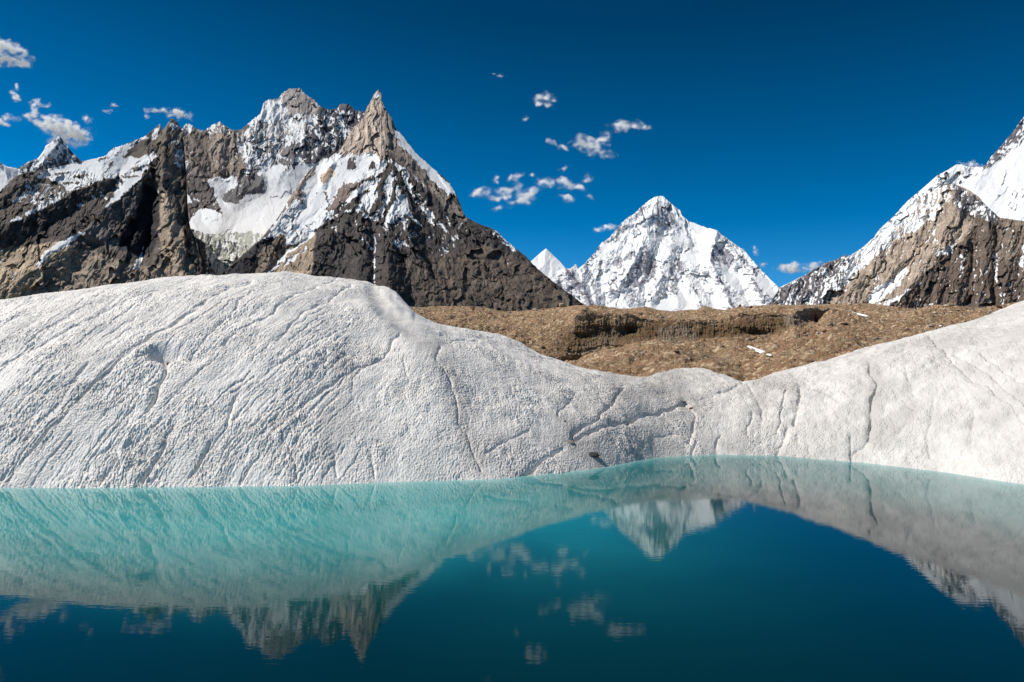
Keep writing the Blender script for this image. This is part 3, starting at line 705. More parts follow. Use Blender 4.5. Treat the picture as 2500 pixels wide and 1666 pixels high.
GROOVES = [
 ([(612, 690), (564, 704), (516, 727), (474, 753), (421, 788), (367, 818), (329, 853), (283, 891), (245, 929), (207, 956), (165, 1002), (126, 1044), (80, 1098), (38, 1143), (25, 1178)], 0.42, 5),
 ([(493, 688), (344, 721), (291, 740), (245, 761), (191, 791), (134, 826), (84, 853), (38, 876), (-10, 905)], 0.30, 4.5),
 ([(822, 684), (765, 702), (727, 715), (700, 736), (658, 769), (620, 791), (574, 818), (543, 845)], 0.26, 4),
 ([(857, 696), (815, 723), (796, 736), (750, 761), (723, 780), (700, 807), (677, 834)], 0.34, 4),
 ([(975, 816), (958, 829), (951, 853), (927, 877), (900, 894), (853, 910), (803, 937), (777, 956), (749, 979), (700, 1020), (660, 1060)], 0.34, 4.5),
 ([(425, 1036), (405, 1071), (386, 1117), (363, 1151), (350, 1175)], 0.55, 6),
 ([(287, 1120), (260, 1160), (248, 1178)], 0.45, 5),
 ([(512, 1082), (486, 1136), (470, 1160)], 0.45, 6), ([(750, 795), (707, 832)], 0.25, 4),
 ([(807, 818), (769, 841), (727, 864), (673, 895), (630, 925)], 0.26, 4), ([(597, 723), (570, 765), (524, 803), (490, 841)], 0.2, 4),
 ([(214, 887), (180, 933), (145, 983), (96, 1032), (60, 1070)], 0.36, 6), ([(410, 880), (405, 905), (392, 930), (382, 960), (360, 1000)], 0.7, 5),
 ([(580, 960), (565, 1000), (555, 1040)], 0.35, 6), ([(700, 1090), (720, 1130), (725, 1165)], 0.25, 5), ([(815, 1100), (822, 1160)], 0.25, 5),
 ([(1073, 843), (1063, 877), (1084, 897), (1104, 938), (1111, 962), (1118, 999), (1118, 1040), (1138, 1057), (1148, 1098), (1165, 1125), (1172, 1150)], 0.28, 4.5),
 ([(1522, 952), (1495, 982), (1471, 1003), (1458, 1023), (1430, 1040), (1403, 1054)], 0.5, 5),
 ([(1672, 982), (1631, 1003), (1597, 1009), (1563, 1016), (1529, 1033), (1478, 1040), (1427, 1060), (1403, 1071)], 0.65, 5.5),
 ([(1373, 1091), (1349, 1105), (1322, 1125), (1298, 1149), (1274, 1166)], 0.55, 5),
 ([(1403, 1054), (1396, 1071)], 0.4, 4), ([(1672, 982), (1689, 999), (1700, 1016), (1690, 1050), (1680, 1080)], 0.45, 5),
 ([(1403, 962), (1386, 982), (1359, 1013)], 0.25, 4), ([(1291, 1050), (1240, 1077), (1189, 1108)], 0.25, 4), ([(1090, 829), (1138, 827), (1165, 836)], 0.3, 4),
 ([(900, 894), (862, 925), (860, 960), (880, 1000)], 0.2, 4), ([(905, 1105), (912, 1170)], 0.3, 4), ([(985, 880), (1000, 930), (980, 960)], 0.14, 5),
 ([(2123, 890), (2122, 911), (2142, 938), (2132, 965), (2125, 989), (2127, 1033), (2125, 1060), (2108, 1088), (2081, 1101), (2079, 1125)], 0.75, 4.5),
 ([(2078, 1067), (2076, 1108)], 0.4, 4), ([(1955, 945), (1952, 972), (1945, 1006), (1938, 1033)], 0.75, 7), ([(1918, 952), (1911, 989), (1904, 1033), (1897, 1060)], 0.35, 4.5),
 ([(1924, 1040), (1918, 1067), (1904, 1091), (1897, 1111)], 0.45, 5), ([(1826, 938), (1846, 969), (1860, 999), (1860, 1040)], 0.3, 6),
 ([(2271, 826), (2305, 853), (2329, 880), (2346, 901), (2380, 924), (2421, 948), (2458, 979), (2482, 1006), (2505, 1030)], 0.34, 5),
 ([(2285, 824), (2290, 850), (2340, 868), (2400, 900), (2450, 940), (2505, 990)], 0.22, 5), ([(2397, 863), (2448, 904), (2500, 938)], 0.25, 5),
 ([(1812, 935), (1761, 962), (1724, 972), (1700, 976)], 0.5, 5), ([(1839, 1009), (1822, 1060)], 0.3, 5), ([(1758, 1064), (1748, 1081), (1748, 1112)], 0.5, 5),
 ([(1700, 1080), (1690, 1110)], 0.4, 4), ([(1600, 1070), (1640, 1060)], 0.2, 4), ([(2210, 900), (2230, 960)], 0.15, 7), ([(2380, 1000), (2370, 1080)], 0.18, 8),
 ([(2280, 980), (2265, 1060), (2270, 1120)], 0.2, 8), ([(2180, 950), (2230, 1000)], 0.12, 6),
]
ncol, nrow = 2300, 600
pxs = np.concatenate([np.linspace(-900, -40, 60)[:-1], np.linspace(-40, 2545, ncol), np.linspace(2545, 3300, 60)[1:]])
az = np.arctan2(*unproj(pxs, 900)[:2])[None, :]
tt = np.concatenate([np.linspace(-0.35, -0.03, 14)[:-1], np.linspace(-0.03, 1.06, nrow), np.linspace(1.06, 1.9, 14)[1:]])[:, None]
rs = np.interp(az, _as, _ssm); rc = np.interp(az, _ad, _cd2)
r = rs + (rc - rs) * tt
az2 = np.broadcast_to(az, r.shape)
z, tpar = ice_z(az2, r)
X = r * np.sin(az2); Y = r * np.cos(az2)
u, v = project(X, Y, np.maximum(z, -1))
front = (tt < 1.06) & (tt > -0.1)
# melt texture: sun cups, stretched down the fall line, and traced rills
hfun = lambda yy: np.interp(yy, [640, 690, 727, 788, 818, 853, 891, 929, 956, 1002, 1044, 1098, 1178, 1250], [760, 612, 516, 421, 367, 329, 283, 245, 207, 165, 126, 80, 25, -10])
kx = np.interp(u, [0, 800, 1000, 1150, 1500, 1900, 2200, 2500], [1, 0.95, 0.5, -0.25, 0.3, 0.15, -0.25, -0.5])
across = (u - (hfun(v) - 300) * kx)
mpp = r / FPX
A_m = across * mpp
wob = 0.25 * fbm(X * 0.8, Y * 0.8, 2, 3)
f1, f2 = worley(X / 0.40 + wob, Y / 0.55 + wob, 1)
g1, g2 = worley(X / 0.19, Y / 0.26, 2)
cup = 0.5 * np.clip(f1, 0, 1) ** 1.5 + 0.5 * (1 - np.clip(1 - (f2 - f1) / 0.30, 0, 1) ** 2)
fcup = 0.35 * np.clip(g1, 0, 1) ** 1.4 + 0.75 * (1 - np.clip(1 - (g2 - g1) / 0.35, 0, 1) ** 1.5)
streak = ridged(across / 26.0, v / 150.0, 3, 5, 0.6)
streak2 = fbm(across / 9.0, v / 60.0, 3, 15)
big = fbm(X / 7.0, Y / 7.0, 4, 8)
blob = fbm(X / 1.6, Y / 1.6, 3, 18)
cupamp = tab(u, [(-300, 1.0), (0, 1.0), (500, 1.0), (850, 0.85), (1000, 0.6), (1500, 0.7), (1900, 0.6), (2150, 0.45), (2500, 0.35)])
cupamp = cupamp * np.interp(v, [670, 760, 880, 1180], [0.5, 0.55, 1.0, 1.0])
cupamp = cupamp * (0.8 + 2.2 * fbm(X / 4.5, Y / 5.5, 3, 33)).clip(0.25, 1.9)
smooth_patch = inpoly(u, v, [(895, 690), (955, 700), (1020, 765), (1090, 830), (1075, 850), (1010, 830), (940, 790), (905, 740)])
smf = np.where(smooth_patch, 0.3, 1.0)
for _ in range(60):
    smf[:, 1:-1] = (smf[:, :-2] + 2 * smf[:, 1:-1] + smf[:, 2:]) / 4
    smf[1:-1] = (smf[:-2] + 2 * smf[1:-1] + smf[2:]) / 4
rs_ = np.interp(u, [1400, 2000, 2500], [1.0, 0.75, 0.6])
dz = cupamp * smf * (0.27 * (cup - 0.4) + 0.085 * (fcup - 0.4) * rs_ + 0.22 * blob) + 0.05 * fbm(X / 0.13, Y / 0.18, 2, 44) * smf * rs_
dz += smf * (0.045 * np.minimum(streak, 0.55) + 0.05 * streak2) * np.interp(u, [0, 900, 1200, 2500], [1, 0.8, 0.45, 0.5])
pw1, pw2 = worley(X / 1.1, Y / 1.3, 9)
dz += np.interp(u, [1500, 2000], [0, 0.14]) * (fbm(X / 0.9, Y / 1.1, 3, 55) + 0.8 * (np.clip(pw1, 0, 0.8) - 0.5)) + 0.55 * big * np.clip(tpar * 4, 0, 1)
uw = u + 7 * fbm(X / 1.5, Y / 1.5, 3, 77); vw = v + 7 * fbm(X / 1.5, Y / 1.5, 3, 78)
for pts, dpt, w in GROOVES:
    xs_ = [p[0] for p in pts]; ys_ = [p[1] for p in pts]
    m = (u > min(xs_) - 40) & (u < max(xs_) + 40) & (v > min(ys_) - 40) & (v < max(ys_) + 40) & front
    if not m.any(): continue
    d = polydist(uw[m], vw[m], pts); w *= 0.62; dpt *= 0.55
    dz[m] -= dpt * np.exp(-(d / w) ** 2) * (0.8 + 1.2 * blob[m]) + dpt * 0.35 * np.exp(-(d / (w * 3.5)) ** 2)
# smaller rills following the same fall lines
rr = np.random.RandomState(4)
for i in range(150):
    x0 = rr.uniform(-50, 900); y0 = rr.uniform(700, 1120); L = rr.uniform(40, 170)
    ys_ = np.linspace(y0, min(y0 + L, 1182), 7); c0 = x0 - (hfun(y0) - 300)
    pts = [(c0 + (hfun(q) - 300) + rr.uniform(-3, 3), q) for q in ys_]
    w = rr.uniform(1.0, 2.3); dp = rr.uniform(0.04, 0.12)
    xs_ = [p[0] for p in pts]
    m = (u > min(xs_) - 20) & (u < max(xs_) + 20) & (v > y0 - 20) & (v < ys_[-1] + 20) & front
    if not m.any(): continue
    d = polydist(uw[m], vw[m], pts)
    dz[m] -= dp * np.exp(-(d / w) ** 2)
# melt pit, ice lip beside the smooth chute
pit = np.hypot((u - 398) / 26, (v - 866) / 14)
dz -= 1.5 * np.exp(-pit ** 2) * front + 0.9 * np.exp(-np.hypot((u - 388) / 13, (v - 858) / 9) ** 2) * front
dz -= 0.5 * np.exp(-np.hypot((u - 455) / 60, (v - 868) / 22) ** 2) * front
lip = polydist(u, v, [(925, 700), (955, 706), (985, 742), (1005, 768)])
dz += 0.16 * np.exp(-(lip / 8) ** 2) * (tt < 1.3)
ch = polydist(u, v, [(905, 705), (940, 760), (1000, 805), (1075, 845)])
dz -= 0.35 * np.exp(-(ch / 20) ** 2) * front
ch = polydist(u, v, [(930, 700), (975, 765), (1040, 800)])
dz += 0.12 * np.exp(-(ch / 9) ** 2) * front
fade = np.clip((tpar + 0.05) * 30, 0.25, 1)
dz = dz * fade
Z = z + dz
Z = np.where(tt > 1.4, np.minimum(Z, 6.5 - 14 * (tt - 1.4)), Z)
dirt_and_shade = np.zeros_like(Z)
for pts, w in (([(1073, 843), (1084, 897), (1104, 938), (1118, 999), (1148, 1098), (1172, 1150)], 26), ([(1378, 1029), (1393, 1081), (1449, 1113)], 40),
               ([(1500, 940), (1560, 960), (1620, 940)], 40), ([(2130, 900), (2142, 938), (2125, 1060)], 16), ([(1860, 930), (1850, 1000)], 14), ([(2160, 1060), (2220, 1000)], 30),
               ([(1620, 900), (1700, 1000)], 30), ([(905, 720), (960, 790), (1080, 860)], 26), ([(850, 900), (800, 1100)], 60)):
    dirt_and_shade = np.maximum(dirt_and_shade, np.exp(-(polydist(uw, vw, pts) / w) ** 2))
dirt_and_shade = dirt_and_shade * 0.6 + np.interp(u, [900, 1900], [0.0, 0.70]) + 0.35 * np.clip(fbm(X / 9, Y / 9, 3, 91) + 0.2, 0, 1)  # right slope darkened in colour to tone down its sunlight; traced lines are dirt
cav = np.clip(-dz / 0.35, 0, 1)

def ice_mat():
    s = NT("glacier_ice")
    tc = s.n('ShaderNodeTexCoord').outputs['Object']
    n1 = s.noise(tc, 9.0, 5, 0.7); n2 = s.noise(tc, 2.4, 5, 0.62); n3 = s.noise(tc, 0.35, 4, 0.6)
    vo = s.n('ShaderNodeTexVoronoi'); vo.inputs['Scale'].default_value = 5.5; s.l(tc, vo.inputs['Vector'])
    clean = s.mix(s.rng(n2, 0.35, 0.68, 0, 1), (0.77, 0.735, 0.695), (0.91, 0.875, 0.83))
    d = s.math('ADD', s.attr('dirt_and_shade').outputs['Fac'], s.math('MULTIPLY', s.math('SUBTRACT', n3, 0.5), 1.3))
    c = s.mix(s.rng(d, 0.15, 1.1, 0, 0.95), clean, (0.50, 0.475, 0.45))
    speck = s.noise(tc, 16.0, 3, 0.7)
    c = s.mix(s.rng(speck, 0.62, 0.72, 0, 0.6), c, (0.24, 0.22, 0.20))
    p = s.n('ShaderNodeBsdfPrincipled'); s.l(c, p.inputs['Base Color'])
    p.inputs['Roughness'].default_value = 0.6; p.inputs['Specular IOR Level'].default_value = 0.25
    b = s.n('ShaderNodeBump'); b.inputs['Distance'].default_value = 0.06; b.inputs['Strength'].default_value = 0.9
    h = s.math('ADD', s.math('ADD', n1, s.math('MULTIPLY', n2, 1.3)), s.math('MULTIPLY', vo.outputs['Distance'], 0.8))
    s.l(s.math('MULTIPLY', h, s.attr('grain').outputs['Fac']), b.inputs['Height']); s.l(b.outputs[0], p.inputs['Normal'])
    s.l(p.outputs[0], s.out.inputs['Surface'])
    return s.m
ICE = ice_mat()
P = np.stack([X, Y, Z], -1)
ice = make_mesh("ice_slope", P, grid_faces(*P.shape[:2]), ICE, True, {'dirt_and_shade': ('FLOAT', dirt_and_shade), 'grain': ('FLOAT', np.clip(0.85 + 2.0 * fbm(X / 3.5, Y / 5.0, 3, 34), 0.2, 1.5) * np.broadcast_to(0.4 + 0.6 * rs_, smf.shape) * (0.3 + 0.7 * smf))})
tag(ice, "grey white glacier ice slope pitted by sun cups above the turquoise pond", kind="structure")
ICE_U, ICE_V, ICE_P = u[front[:, 0]], v[front[:, 0]], P[front[:, 0]]

def on_ice(px, py):
    uu, vv = project(ICE_P[..., 0], ICE_P[..., 1], ICE_P[..., 2])
    d = (uu - px) ** 2 + (vv - py) ** 2
    i = np.unravel_index(np.argmin(d), d.shape)
    return ICE_P[i]

# near bank below the viewer
nb = 60
rr_ = np.linspace(0, 13, nb)[:, None]; aa = np.linspace(0, 2 * np.pi, 121)[None, :]
bx = rr_ * np.cos(aa); byy = rr_ * np.sin(aa) - 4
bz = 7.4 * np.exp(-(rr_ / 7.2) ** 2) - 0.5 + 0.15 * fbm(bx / 1.5, byy / 1.5, 3, 5)
Pn = np.stack([bx, byy, bz], -1)
nbk = make_mesh("ice_bank", Pn, grid_faces(nb, 121), ICE, True, {'dirt_and_shade': ('FLOAT', np.zeros(bx.shape))})
tag(nbk, kind="structure")

# ------------------------------------------------------------------ moraine
MC = [(900, 780), (980, 752), (1002, 751), (1036, 751), (1060, 749), (1104, 748), (1155, 749), (1192, 753), (1226, 761), (1257, 760.5), (1308, 756), (1352, 753), (1410, 746), (1461, 746),
      (1505, 756), (1546, 754), (1573, 749), (1607, 758), (1648, 760.5), (1700, 757), (1720, 747.6), (1744, 754), (1768, 758), (1802, 751), (1836, 747.6), (1904, 746), (1972, 746),
      (2040, 744), (2108, 741), (2142, 744), (2193, 751), (2237, 756), (2278, 744), (2322, 744), (2380, 753), (2424, 749), (2465, 742.5), (2500, 737), (2700, 735)]
FOOT = [(900, 900), (1100, 880), (1250, 880), (1330, 888), (1403, 886), (1458, 865), (1495, 857), (1546, 846), (1600, 832), (1650, 835), (1700, 838), (1750, 843), (1800, 838), (1890, 829), (1938, 800), (1972, 797), (1995, 793), (2028, 769), (2060, 770), (2700, 775)]
TOPL = [(900, 800), (1100, 800), (1250, 800), (1330, 800), (1380, 790), (1430, 769), (1461, 778), (1546, 776.5), (1614, 783), (1700, 790), (1751, 792), (1802, 771), (1870, 760), (1938, 761), (1982, 763), (2026, 767), (2060, 766), (2700, 770)]
MS = 1.75
RF = [(900, 112), (1250, 112), (1403, 128), (1600, 136), (1800, 142), (1938, 150), (2026, 170), (2100, 185), (2700, 180)]
RT = [(900, 165), (1250, 160), (1330, 150), (1403, 137), (1600, 146), (1800, 153), (1938, 158), (2026, 173), (2100, 190), (2700, 185)]
RC = [(900, 260), (1226, 250), (1400, 240), (1700, 250), (2000, 260), (2700, 240)]
x0, x1 = 900, 2720
mc = int((x1 - x0) / 1.5)
xs = np.linspace(x0, x1, mc)
yc = tab(xs, MC); yf = tab(xs, FOOT); yt = np.minimum(tab(xs, TOPL), yf - 1); yt = np.maximum(yt, yc + 3)
yb = np.interp(xs, cx_, cy_) + 40; yb = np.maximum(yb, yf + 12)
yb = np.maximum(yb, 900)
rf, rt, rcr = tab(xs, RF) * MS, tab(xs, RT) * MS, tab(xs, RC) * MS
nA, nB, nC = 90, 150, 90
tA = np.linspace(0, 1, nA, endpoint=False)[:, None]; tB = np.linspace(0, 1, nB, endpoint=False)[:, None]; tC = np.linspace(0, 1, nC)[:, None]
v = np.concatenate([yb + (yf - yb) * tA, yf + (yt - yf) * tB, yt + (yc - yt) * tC], 0)
rb_ = 112.0
r = np.concatenate([1 / (1 / rb_ + (1 / rf - 1 / rb_) * tA), rf + (rt - rf) * tB, 1 / (1 / rt + (1 / rcr - 1 / rt) * tC)], 0)
cliff = np.concatenate([0 * tA + 0 * xs, np.sin(np.pi * tB) + 0 * xs, 0 * tC + 0 * xs], 0) * tab(xs, [(1320, 0), (1400, 1), (2020, 1), (2050, 0)])
u = np.broadcast_to(xs, v.shape).copy()
hx, hy, te = unproj(u, v)
# relief: knolls in front of the cliff, hollows, pits
for (px, py, A, w, h) in ((1560, 838, 3.0, 38, 12), (1650, 850, 3.0, 60, 18), (1480, 905, 3.0, 70, 20), (1770, 850, 2.5, 40, 10), (1950, 850, 3.0, 90, 40),
                          (1120, 758, 3, 60, 8), (1830, 828, 3, 30, 8), (2200, 800, 4, 120, 30)):
    r = r - A * MS * np.exp(-((u - px) / w) ** 2 - ((v - py) / h) ** 2)
for (px, py, A, w, h) in ((1538, 808, 4.5, 20, 9), (1700, 900, 4, 60, 12), (1800, 905, 4, 50, 12), (1410, 890, 5, 60, 14), (1760, 835, 2, 20, 12),
                          (1850, 820, 4, 30, 10), (1900, 845, 3, 40, 8), (1090, 763, 7, 40, 4), (1200, 768, 5, 25, 4), (1990, 785, 3, 4, 12)):
    r = r + A * MS * np.exp(-((u - px) / w) ** 2 - ((v - py) / h) ** 2)
n_big = fbm(u / 90, v / 22, 4, 101); n_mid = fbm(u / 22, v / 9, 4, 102); n_s = fbm(u / 6, v / 4, 3, 103)
r = r * (1 + 0.012 * n_big) + 0.3 * n_mid * cliff
r = r + cliff * MS * (1.3 * fbm(u / 20, v / 40, 4, 104, 0.6) + 0.7 * ridged(u / 6, v / 22, 3, 107))
Z = H + r * te
nzv = fbm(u / 2.6, v / 2.2, 2, 105)
mX, mY = r * hx / MS, r * hy / MS
hum = fbm(mX / 13, mY / 13, 4, 120); hum2 = fbm(mX / 3.2, mY / 3.2, 4, 121, 0.6); pit_ = ridged(mX / 8, mY / 8, 3, 122)
ff = (1 - cliff)
Z = Z + ff * MS * (1.9 * hum + 1.0 * hum2 + 0.65 * pit_) * np.clip((v - yc) / 14, 0.25, 1) + 0.12 * nzv * ff
P = np.stack([r * hx, r * hy, Z], -1)
ice_amt = np.zeros_like(u)
for pts, sv in (([(1395, 900), (1395, 850), (1430, 830), (1500, 790), (1530, 800), (1500, 845), (1450, 880)], 0.42),
                ([(1600, 800), (1640, 795), (1700, 800), (1705, 836), (1650, 838), (1610, 830)], 0.62),
                ([(1700, 870), (1760, 865), (1800, 885), (1810, 915), (1770, 915), (1710, 895)], 0.55), ([(1640, 870), (1700, 870), (1700, 890), (1650, 885)], 0.40),
                ([(1905, 764), (1984, 766), (1992, 790), (1950, 800), (1910, 795)], 0.72), ([(1990, 768), (2026, 770), (1998, 795)], 0.66), ([(1840, 810), (1890, 805), (1870, 835), (1845, 830)], 0.5)):
    m = inpoly(u + 6 * n_mid, v + 6 * n_s, pts)
    ice_amt[m] = sv
for _ in range(14):
    ice_amt[1:-1] = (ice_amt[:-2] + 2 * ice_amt[1:-1] + ice_amt[2:]) / 4
    ice_amt[:, 1:-1] = (ice_amt[:, :-2] + 2 * ice_amt[:, 1:-1] + ice_amt[:, 2:]) / 4
ice_amt = ice_amt + 0.7 * (ridged(u / 7, v / 22, 4, 108, 0.6) - 0.25) * np.clip(ice_amt * 3, 0, 1)
dark = np.clip(cliff * 1.2, 0, 1)  # shade of the cliff face, painted into the gravel colour
kb = np.array([0.03, 0.1, 0.3, 0.8])
bp = []
for k in kb:
    rr2 = r[-1] * (1 + k); zz = np.maximum(Z[-1] - 0.35 * r[-1] * k, -2)
    bp.append(np.stack([rr2 * hx[-1], rr2 * hy[-1], zz], -1)[None])
P = np.concatenate([P] + bp, 0)
ice_amt = np.concatenate([ice_amt] + [ice_amt[-1:] * 0] * 4, 0); dark = np.concatenate([dark] + [dark[-1:] * 0] * 4, 0)

def moraine_mat():
    s = NT("moraine_gravel")
    tc = s.n('ShaderNodeTexCoord').outputs['Object']
    n1 = s.noise(tc, 1.15, 6, 0.75); n2 = s.noise(tc, 0.13, 5, 0.6); n3 = s.noise(tc, 0.03, 4, 0.6)
    vo = s.n('ShaderNodeTexVoronoi'); vo.inputs['Scale'].default_value = 1.0; s.l(tc, vo.inputs['Vector'])
    g = s.mix(s.rng(n1, 0.3, 0.7, 0, 1), lin((116, 92, 70)), lin((196, 164, 132)))
    g = s.mix(s.rng(n2, 0.35, 0.65, 0, 0.55), g, lin((146, 116, 88)))
    g = s.mix(s.rng(n3, 0.42, 0.62, 0, 0.35), g, lin((150, 112, 84)))
    sep = s.n('ShaderNodeSeparateColor'); s.l(vo.outputs['Color'], sep.inputs[0])
    stone = s.mix(sep.outputs[1], lin((124, 104, 82)), lin((226, 202, 168)))
    g = s.mix(s.rng(sep.outputs[0], 0.6, 0.7, 0, 0.85), g, stone)
    g = s.mix(s.math('MULTIPLY', s.attr('dark').outputs['Fac'], 0.85), g, lin((96, 76, 52)))
    ia = s.math('ADD', s.attr('ice').outputs['Fac'], s.math('MULTIPLY', s.math('SUBTRACT', n1, 0.5), 0.5))
    g = s.mix(s.rng(ia, 0.45, 0.85, 0, 0.65), g, lin((150, 138, 124)))
    p = s.n('ShaderNodeBsdfPrincipled'); s.l(g, p.inputs['Base Color'])
    p.inputs['Roughness'].default_value = 0.95; p.inputs['Specular IOR Level'].default_value = 0.1
    b = s.n('ShaderNodeBump'); b.inputs['Distance'].default_value = 0.8; b.inputs['Strength'].default_value = 1.0
    s.l(s.math('ADD', n1, s.math('MULTIPLY', vo.outputs['Distance'], -0.5)), b.inputs['Height'])
    s.l(b.outputs[0], p.inputs['Normal'])
    s.l(p.outputs[0], s.out.inputs['Surface'])
    return s.m
mor = make_mesh("moraine_ground", P, grid_faces(*P.shape[:2]), moraine_mat(), True, {'ice': ('FLOAT', ice_amt), 'dark': ('FLOAT', dark)})
tag(mor, "brown gravel moraine with a dirty ice cliff behind the white ice", kind="structure")
MOR_P = P[:nA + nB + nC]
MOR_U, MOR_V = project(MOR_P[..., 0], MOR_P[..., 1], MOR_P[..., 2])

def on_moraine(px, py):
    d = (MOR_U - px) ** 2 + (MOR_V - py) ** 2
    i = np.unravel_index(np.argmin(d), d.shape)
    return MOR_P[i]

# valley floor far beyond
gm = NT("valley_gravel"); gp = gm.n('ShaderNodeBsdfPrincipled'); gtc = gm.n('ShaderNodeTexCoord').outputs['Object']
gm.l(gm.mix(gm.noise(gtc, 0.01, 6, 0.7), lin((96, 82, 66)), lin((150, 134, 112))), gp.inputs['Base Color']); gp.inputs['Roughness'].default_value = 0.95
gm.l(gp.outputs[0], gm.out.inputs['Surface'])
ga = np.linspace(0, 2 * np.pi, 97)[None, :]; gr = np.array([0, 200, 1000, 5000, 20000, 45000.0])[:, None]
gP = np.stack([gr * np.cos(ga), gr * np.sin(ga), np.full((6, 97), -7.0)], -1)
g = make_mesh("ground", gP, grid_faces(6, 97), gm.m, True); tag(g, kind="structure")

# ------------------------------------------------------------------ water
wn, wm = 260, 420
wa = np.linspace(-1.3, 1.3, wm)[None, :]
wt = np.linspace(0, 1, wn)[:, None]
wrs = np.interp(wa, s_az, s_r) + 4
wr = 4 + (wrs - 4) * wt
WX = wr * np.sin(wa); WY = wr * np.cos(wa); WZ = np.zeros_like(WX)
dsh = (wrs - 4) - wr                      # metres from the far shore
wu, wv = project(WX, WY, WZ)
pale = np.exp(-np.clip(dsh + 0.9 * fbm(WX / 2.0, WY / 2.0, 3, 64), 0, 99) / 1.7)
left = np.interp(wa, [-0.7, -0.1, 0.12, 0.3, 0.6], [1.0, 1.0, 0.55, 0.4, 0.5]) + 0 * dsh
turq = left * np.exp(-(np.clip(dsh, 0, 99) / 21.5) ** 5.0)
turq = np.maximum(turq, 0.62 * np.exp(-((WX - 2.5) / 8.0) ** 2 - ((WY - 41.0) / 13.0) ** 2))
turq = np.maximum(turq, 0.70 * np.exp(-(np.clip(dsh, 0, 99) / 13.0) ** 1.6))

def water_mat():
    s = NT("pond_water")
    tc = s.n('ShaderNodeTexCoord').outputs['Object']
    deep = lin((0, 34, 40)); tq = (0.022, 0.30, 0.30); pl = (0.26, 0.52, 0.52)
    nz = s.noise(tc, 0.18, 3, 0.5)
    tf = s.math('MULTIPLY', s.attr('turq').outputs['Fac'], s.rng(nz, 0.3, 0.7, 0.85, 1.15))
    c = s.mix(tf, deep, tq)
    c = s.mix(s.attr('pale').outputs['Fac'], c, pl)
    d = s.n('ShaderNodeBsdfDiffuse'); s.l(c, d.inputs['Color'])
    gl = s.n('ShaderNodeBsdfGlossy'); gl.inputs['Roughness'].default_value = 0.012
    fr = s.n('ShaderNodeFresnel'); fr.inputs['IOR'].default_value = 1.41
    mp = s.n('ShaderNodeMapping'); mp.inputs['Scale'].default_value = (0.6, 1.9, 1); s.l(tc, mp.inputs['Vector'])
    w1 = s.noise(mp.outputs[0], 2.2, 3, 0.55)
    b = s.n('ShaderNodeBump'); b.inputs['Distance'].default_value = 0.0011; b.inputs['Strength'].default_value = 1.0
    s.l(w1, b.inputs['Height']); s.l(b.outputs[0], gl.inputs['Normal']); s.l(b.outputs[0], fr.inputs['Normal'])
    mx = s.n('ShaderNodeMixShader'); s.l(fr.outputs[0], mx.inputs[0]); s.l(d.outputs[0], mx.inputs[1]); s.l(gl.outputs[0], mx.inputs[2])
    s.l(mx.outputs[0], s.out.inputs['Surface'])
    return s.m
wat = make_mesh("water", np.stack([WX, WY, WZ], -1), grid_faces(wn, wm), water_mat(), True, {'pale': ('FLOAT', pale), 'turq': ('FLOAT', turq)})
tag(wat, "still turquoise meltwater pond mirroring the ice and peaks", kind="structure")

# ------------------------------------------------------------------ stones
def stone_mat(name, c, var=0.35):
    s = NT(name); tc = s.n('ShaderNodeTexCoord').outputs['Object']
    n = s.noise(tc, 6.0, 5, 0.7)
    p = s.n('ShaderNodeBsdfPrincipled')
    a = lin(c)
    s.l(s.mix(s.rng(n, 0.3, 0.7, 0, 1), tuple(q * (1 - var) for q in a), tuple(min(1, q * (1 + var)) for q in a)), p.inputs['Base Color'])
    p.inputs['Roughness'].default_value = 0.85
    b = s.n('ShaderNodeBump'); b.inputs['Distance'].default_value = 0.05; s.l(n, b.inputs['Height']); s.l(b.outputs[0], p.inputs['Normal'])
    s.l(p.outputs[0], s.out.inputs['Surface']); return s.m

import bmesh
def rock_mesh(seed, flat=0.6, long=1.3, sub=3):
    rs2 = np.random.RandomState(seed)
    bm = bmesh.new(); bmesh.ops.create_icosphere(bm, subdivisions=sub, radius=1.0)
    planes = [(lambda n: n / np.linalg.norm(n))(rs2.randn(3)) for _ in range(9)]
    offs = rs2.uniform(0.55, 0.9, 9)
    for vtx in bm.verts:
        p = np.array(vtx.co)
        for n, o in zip(planes, offs):
            d = p @ n - o
            if d > 0: p = p - n * d
        p *= 1 + 0.05 * rs2.randn()
        vtx.co = (p[0] * long, p[1], p[2] * flat)
    me = bpy.data.meshes.new("rock"); bm.to_mesh(me); bm.free()
    return me
SM = {'dark': stone_mat("dark_slate", (62, 60, 60)), 'brown': stone_mat("brown_stone", (112, 88, 68)), 'tan': stone_mat("tan_stone", (176, 150, 118)),
      'red': stone_mat("red_stone", (118, 70, 60)), 'orange': stone_mat("orange_stone", (172, 112, 76)), 'grey': stone_mat("grey_stone", (140, 128, 116)),
      'pale': stone_mat("pale_stone", (196, 176, 158)), 'ice': stone_mat("clean_ice", (236, 236, 236), 0.1), 'purple': stone_mat("purple_stone", (96, 62, 62))}
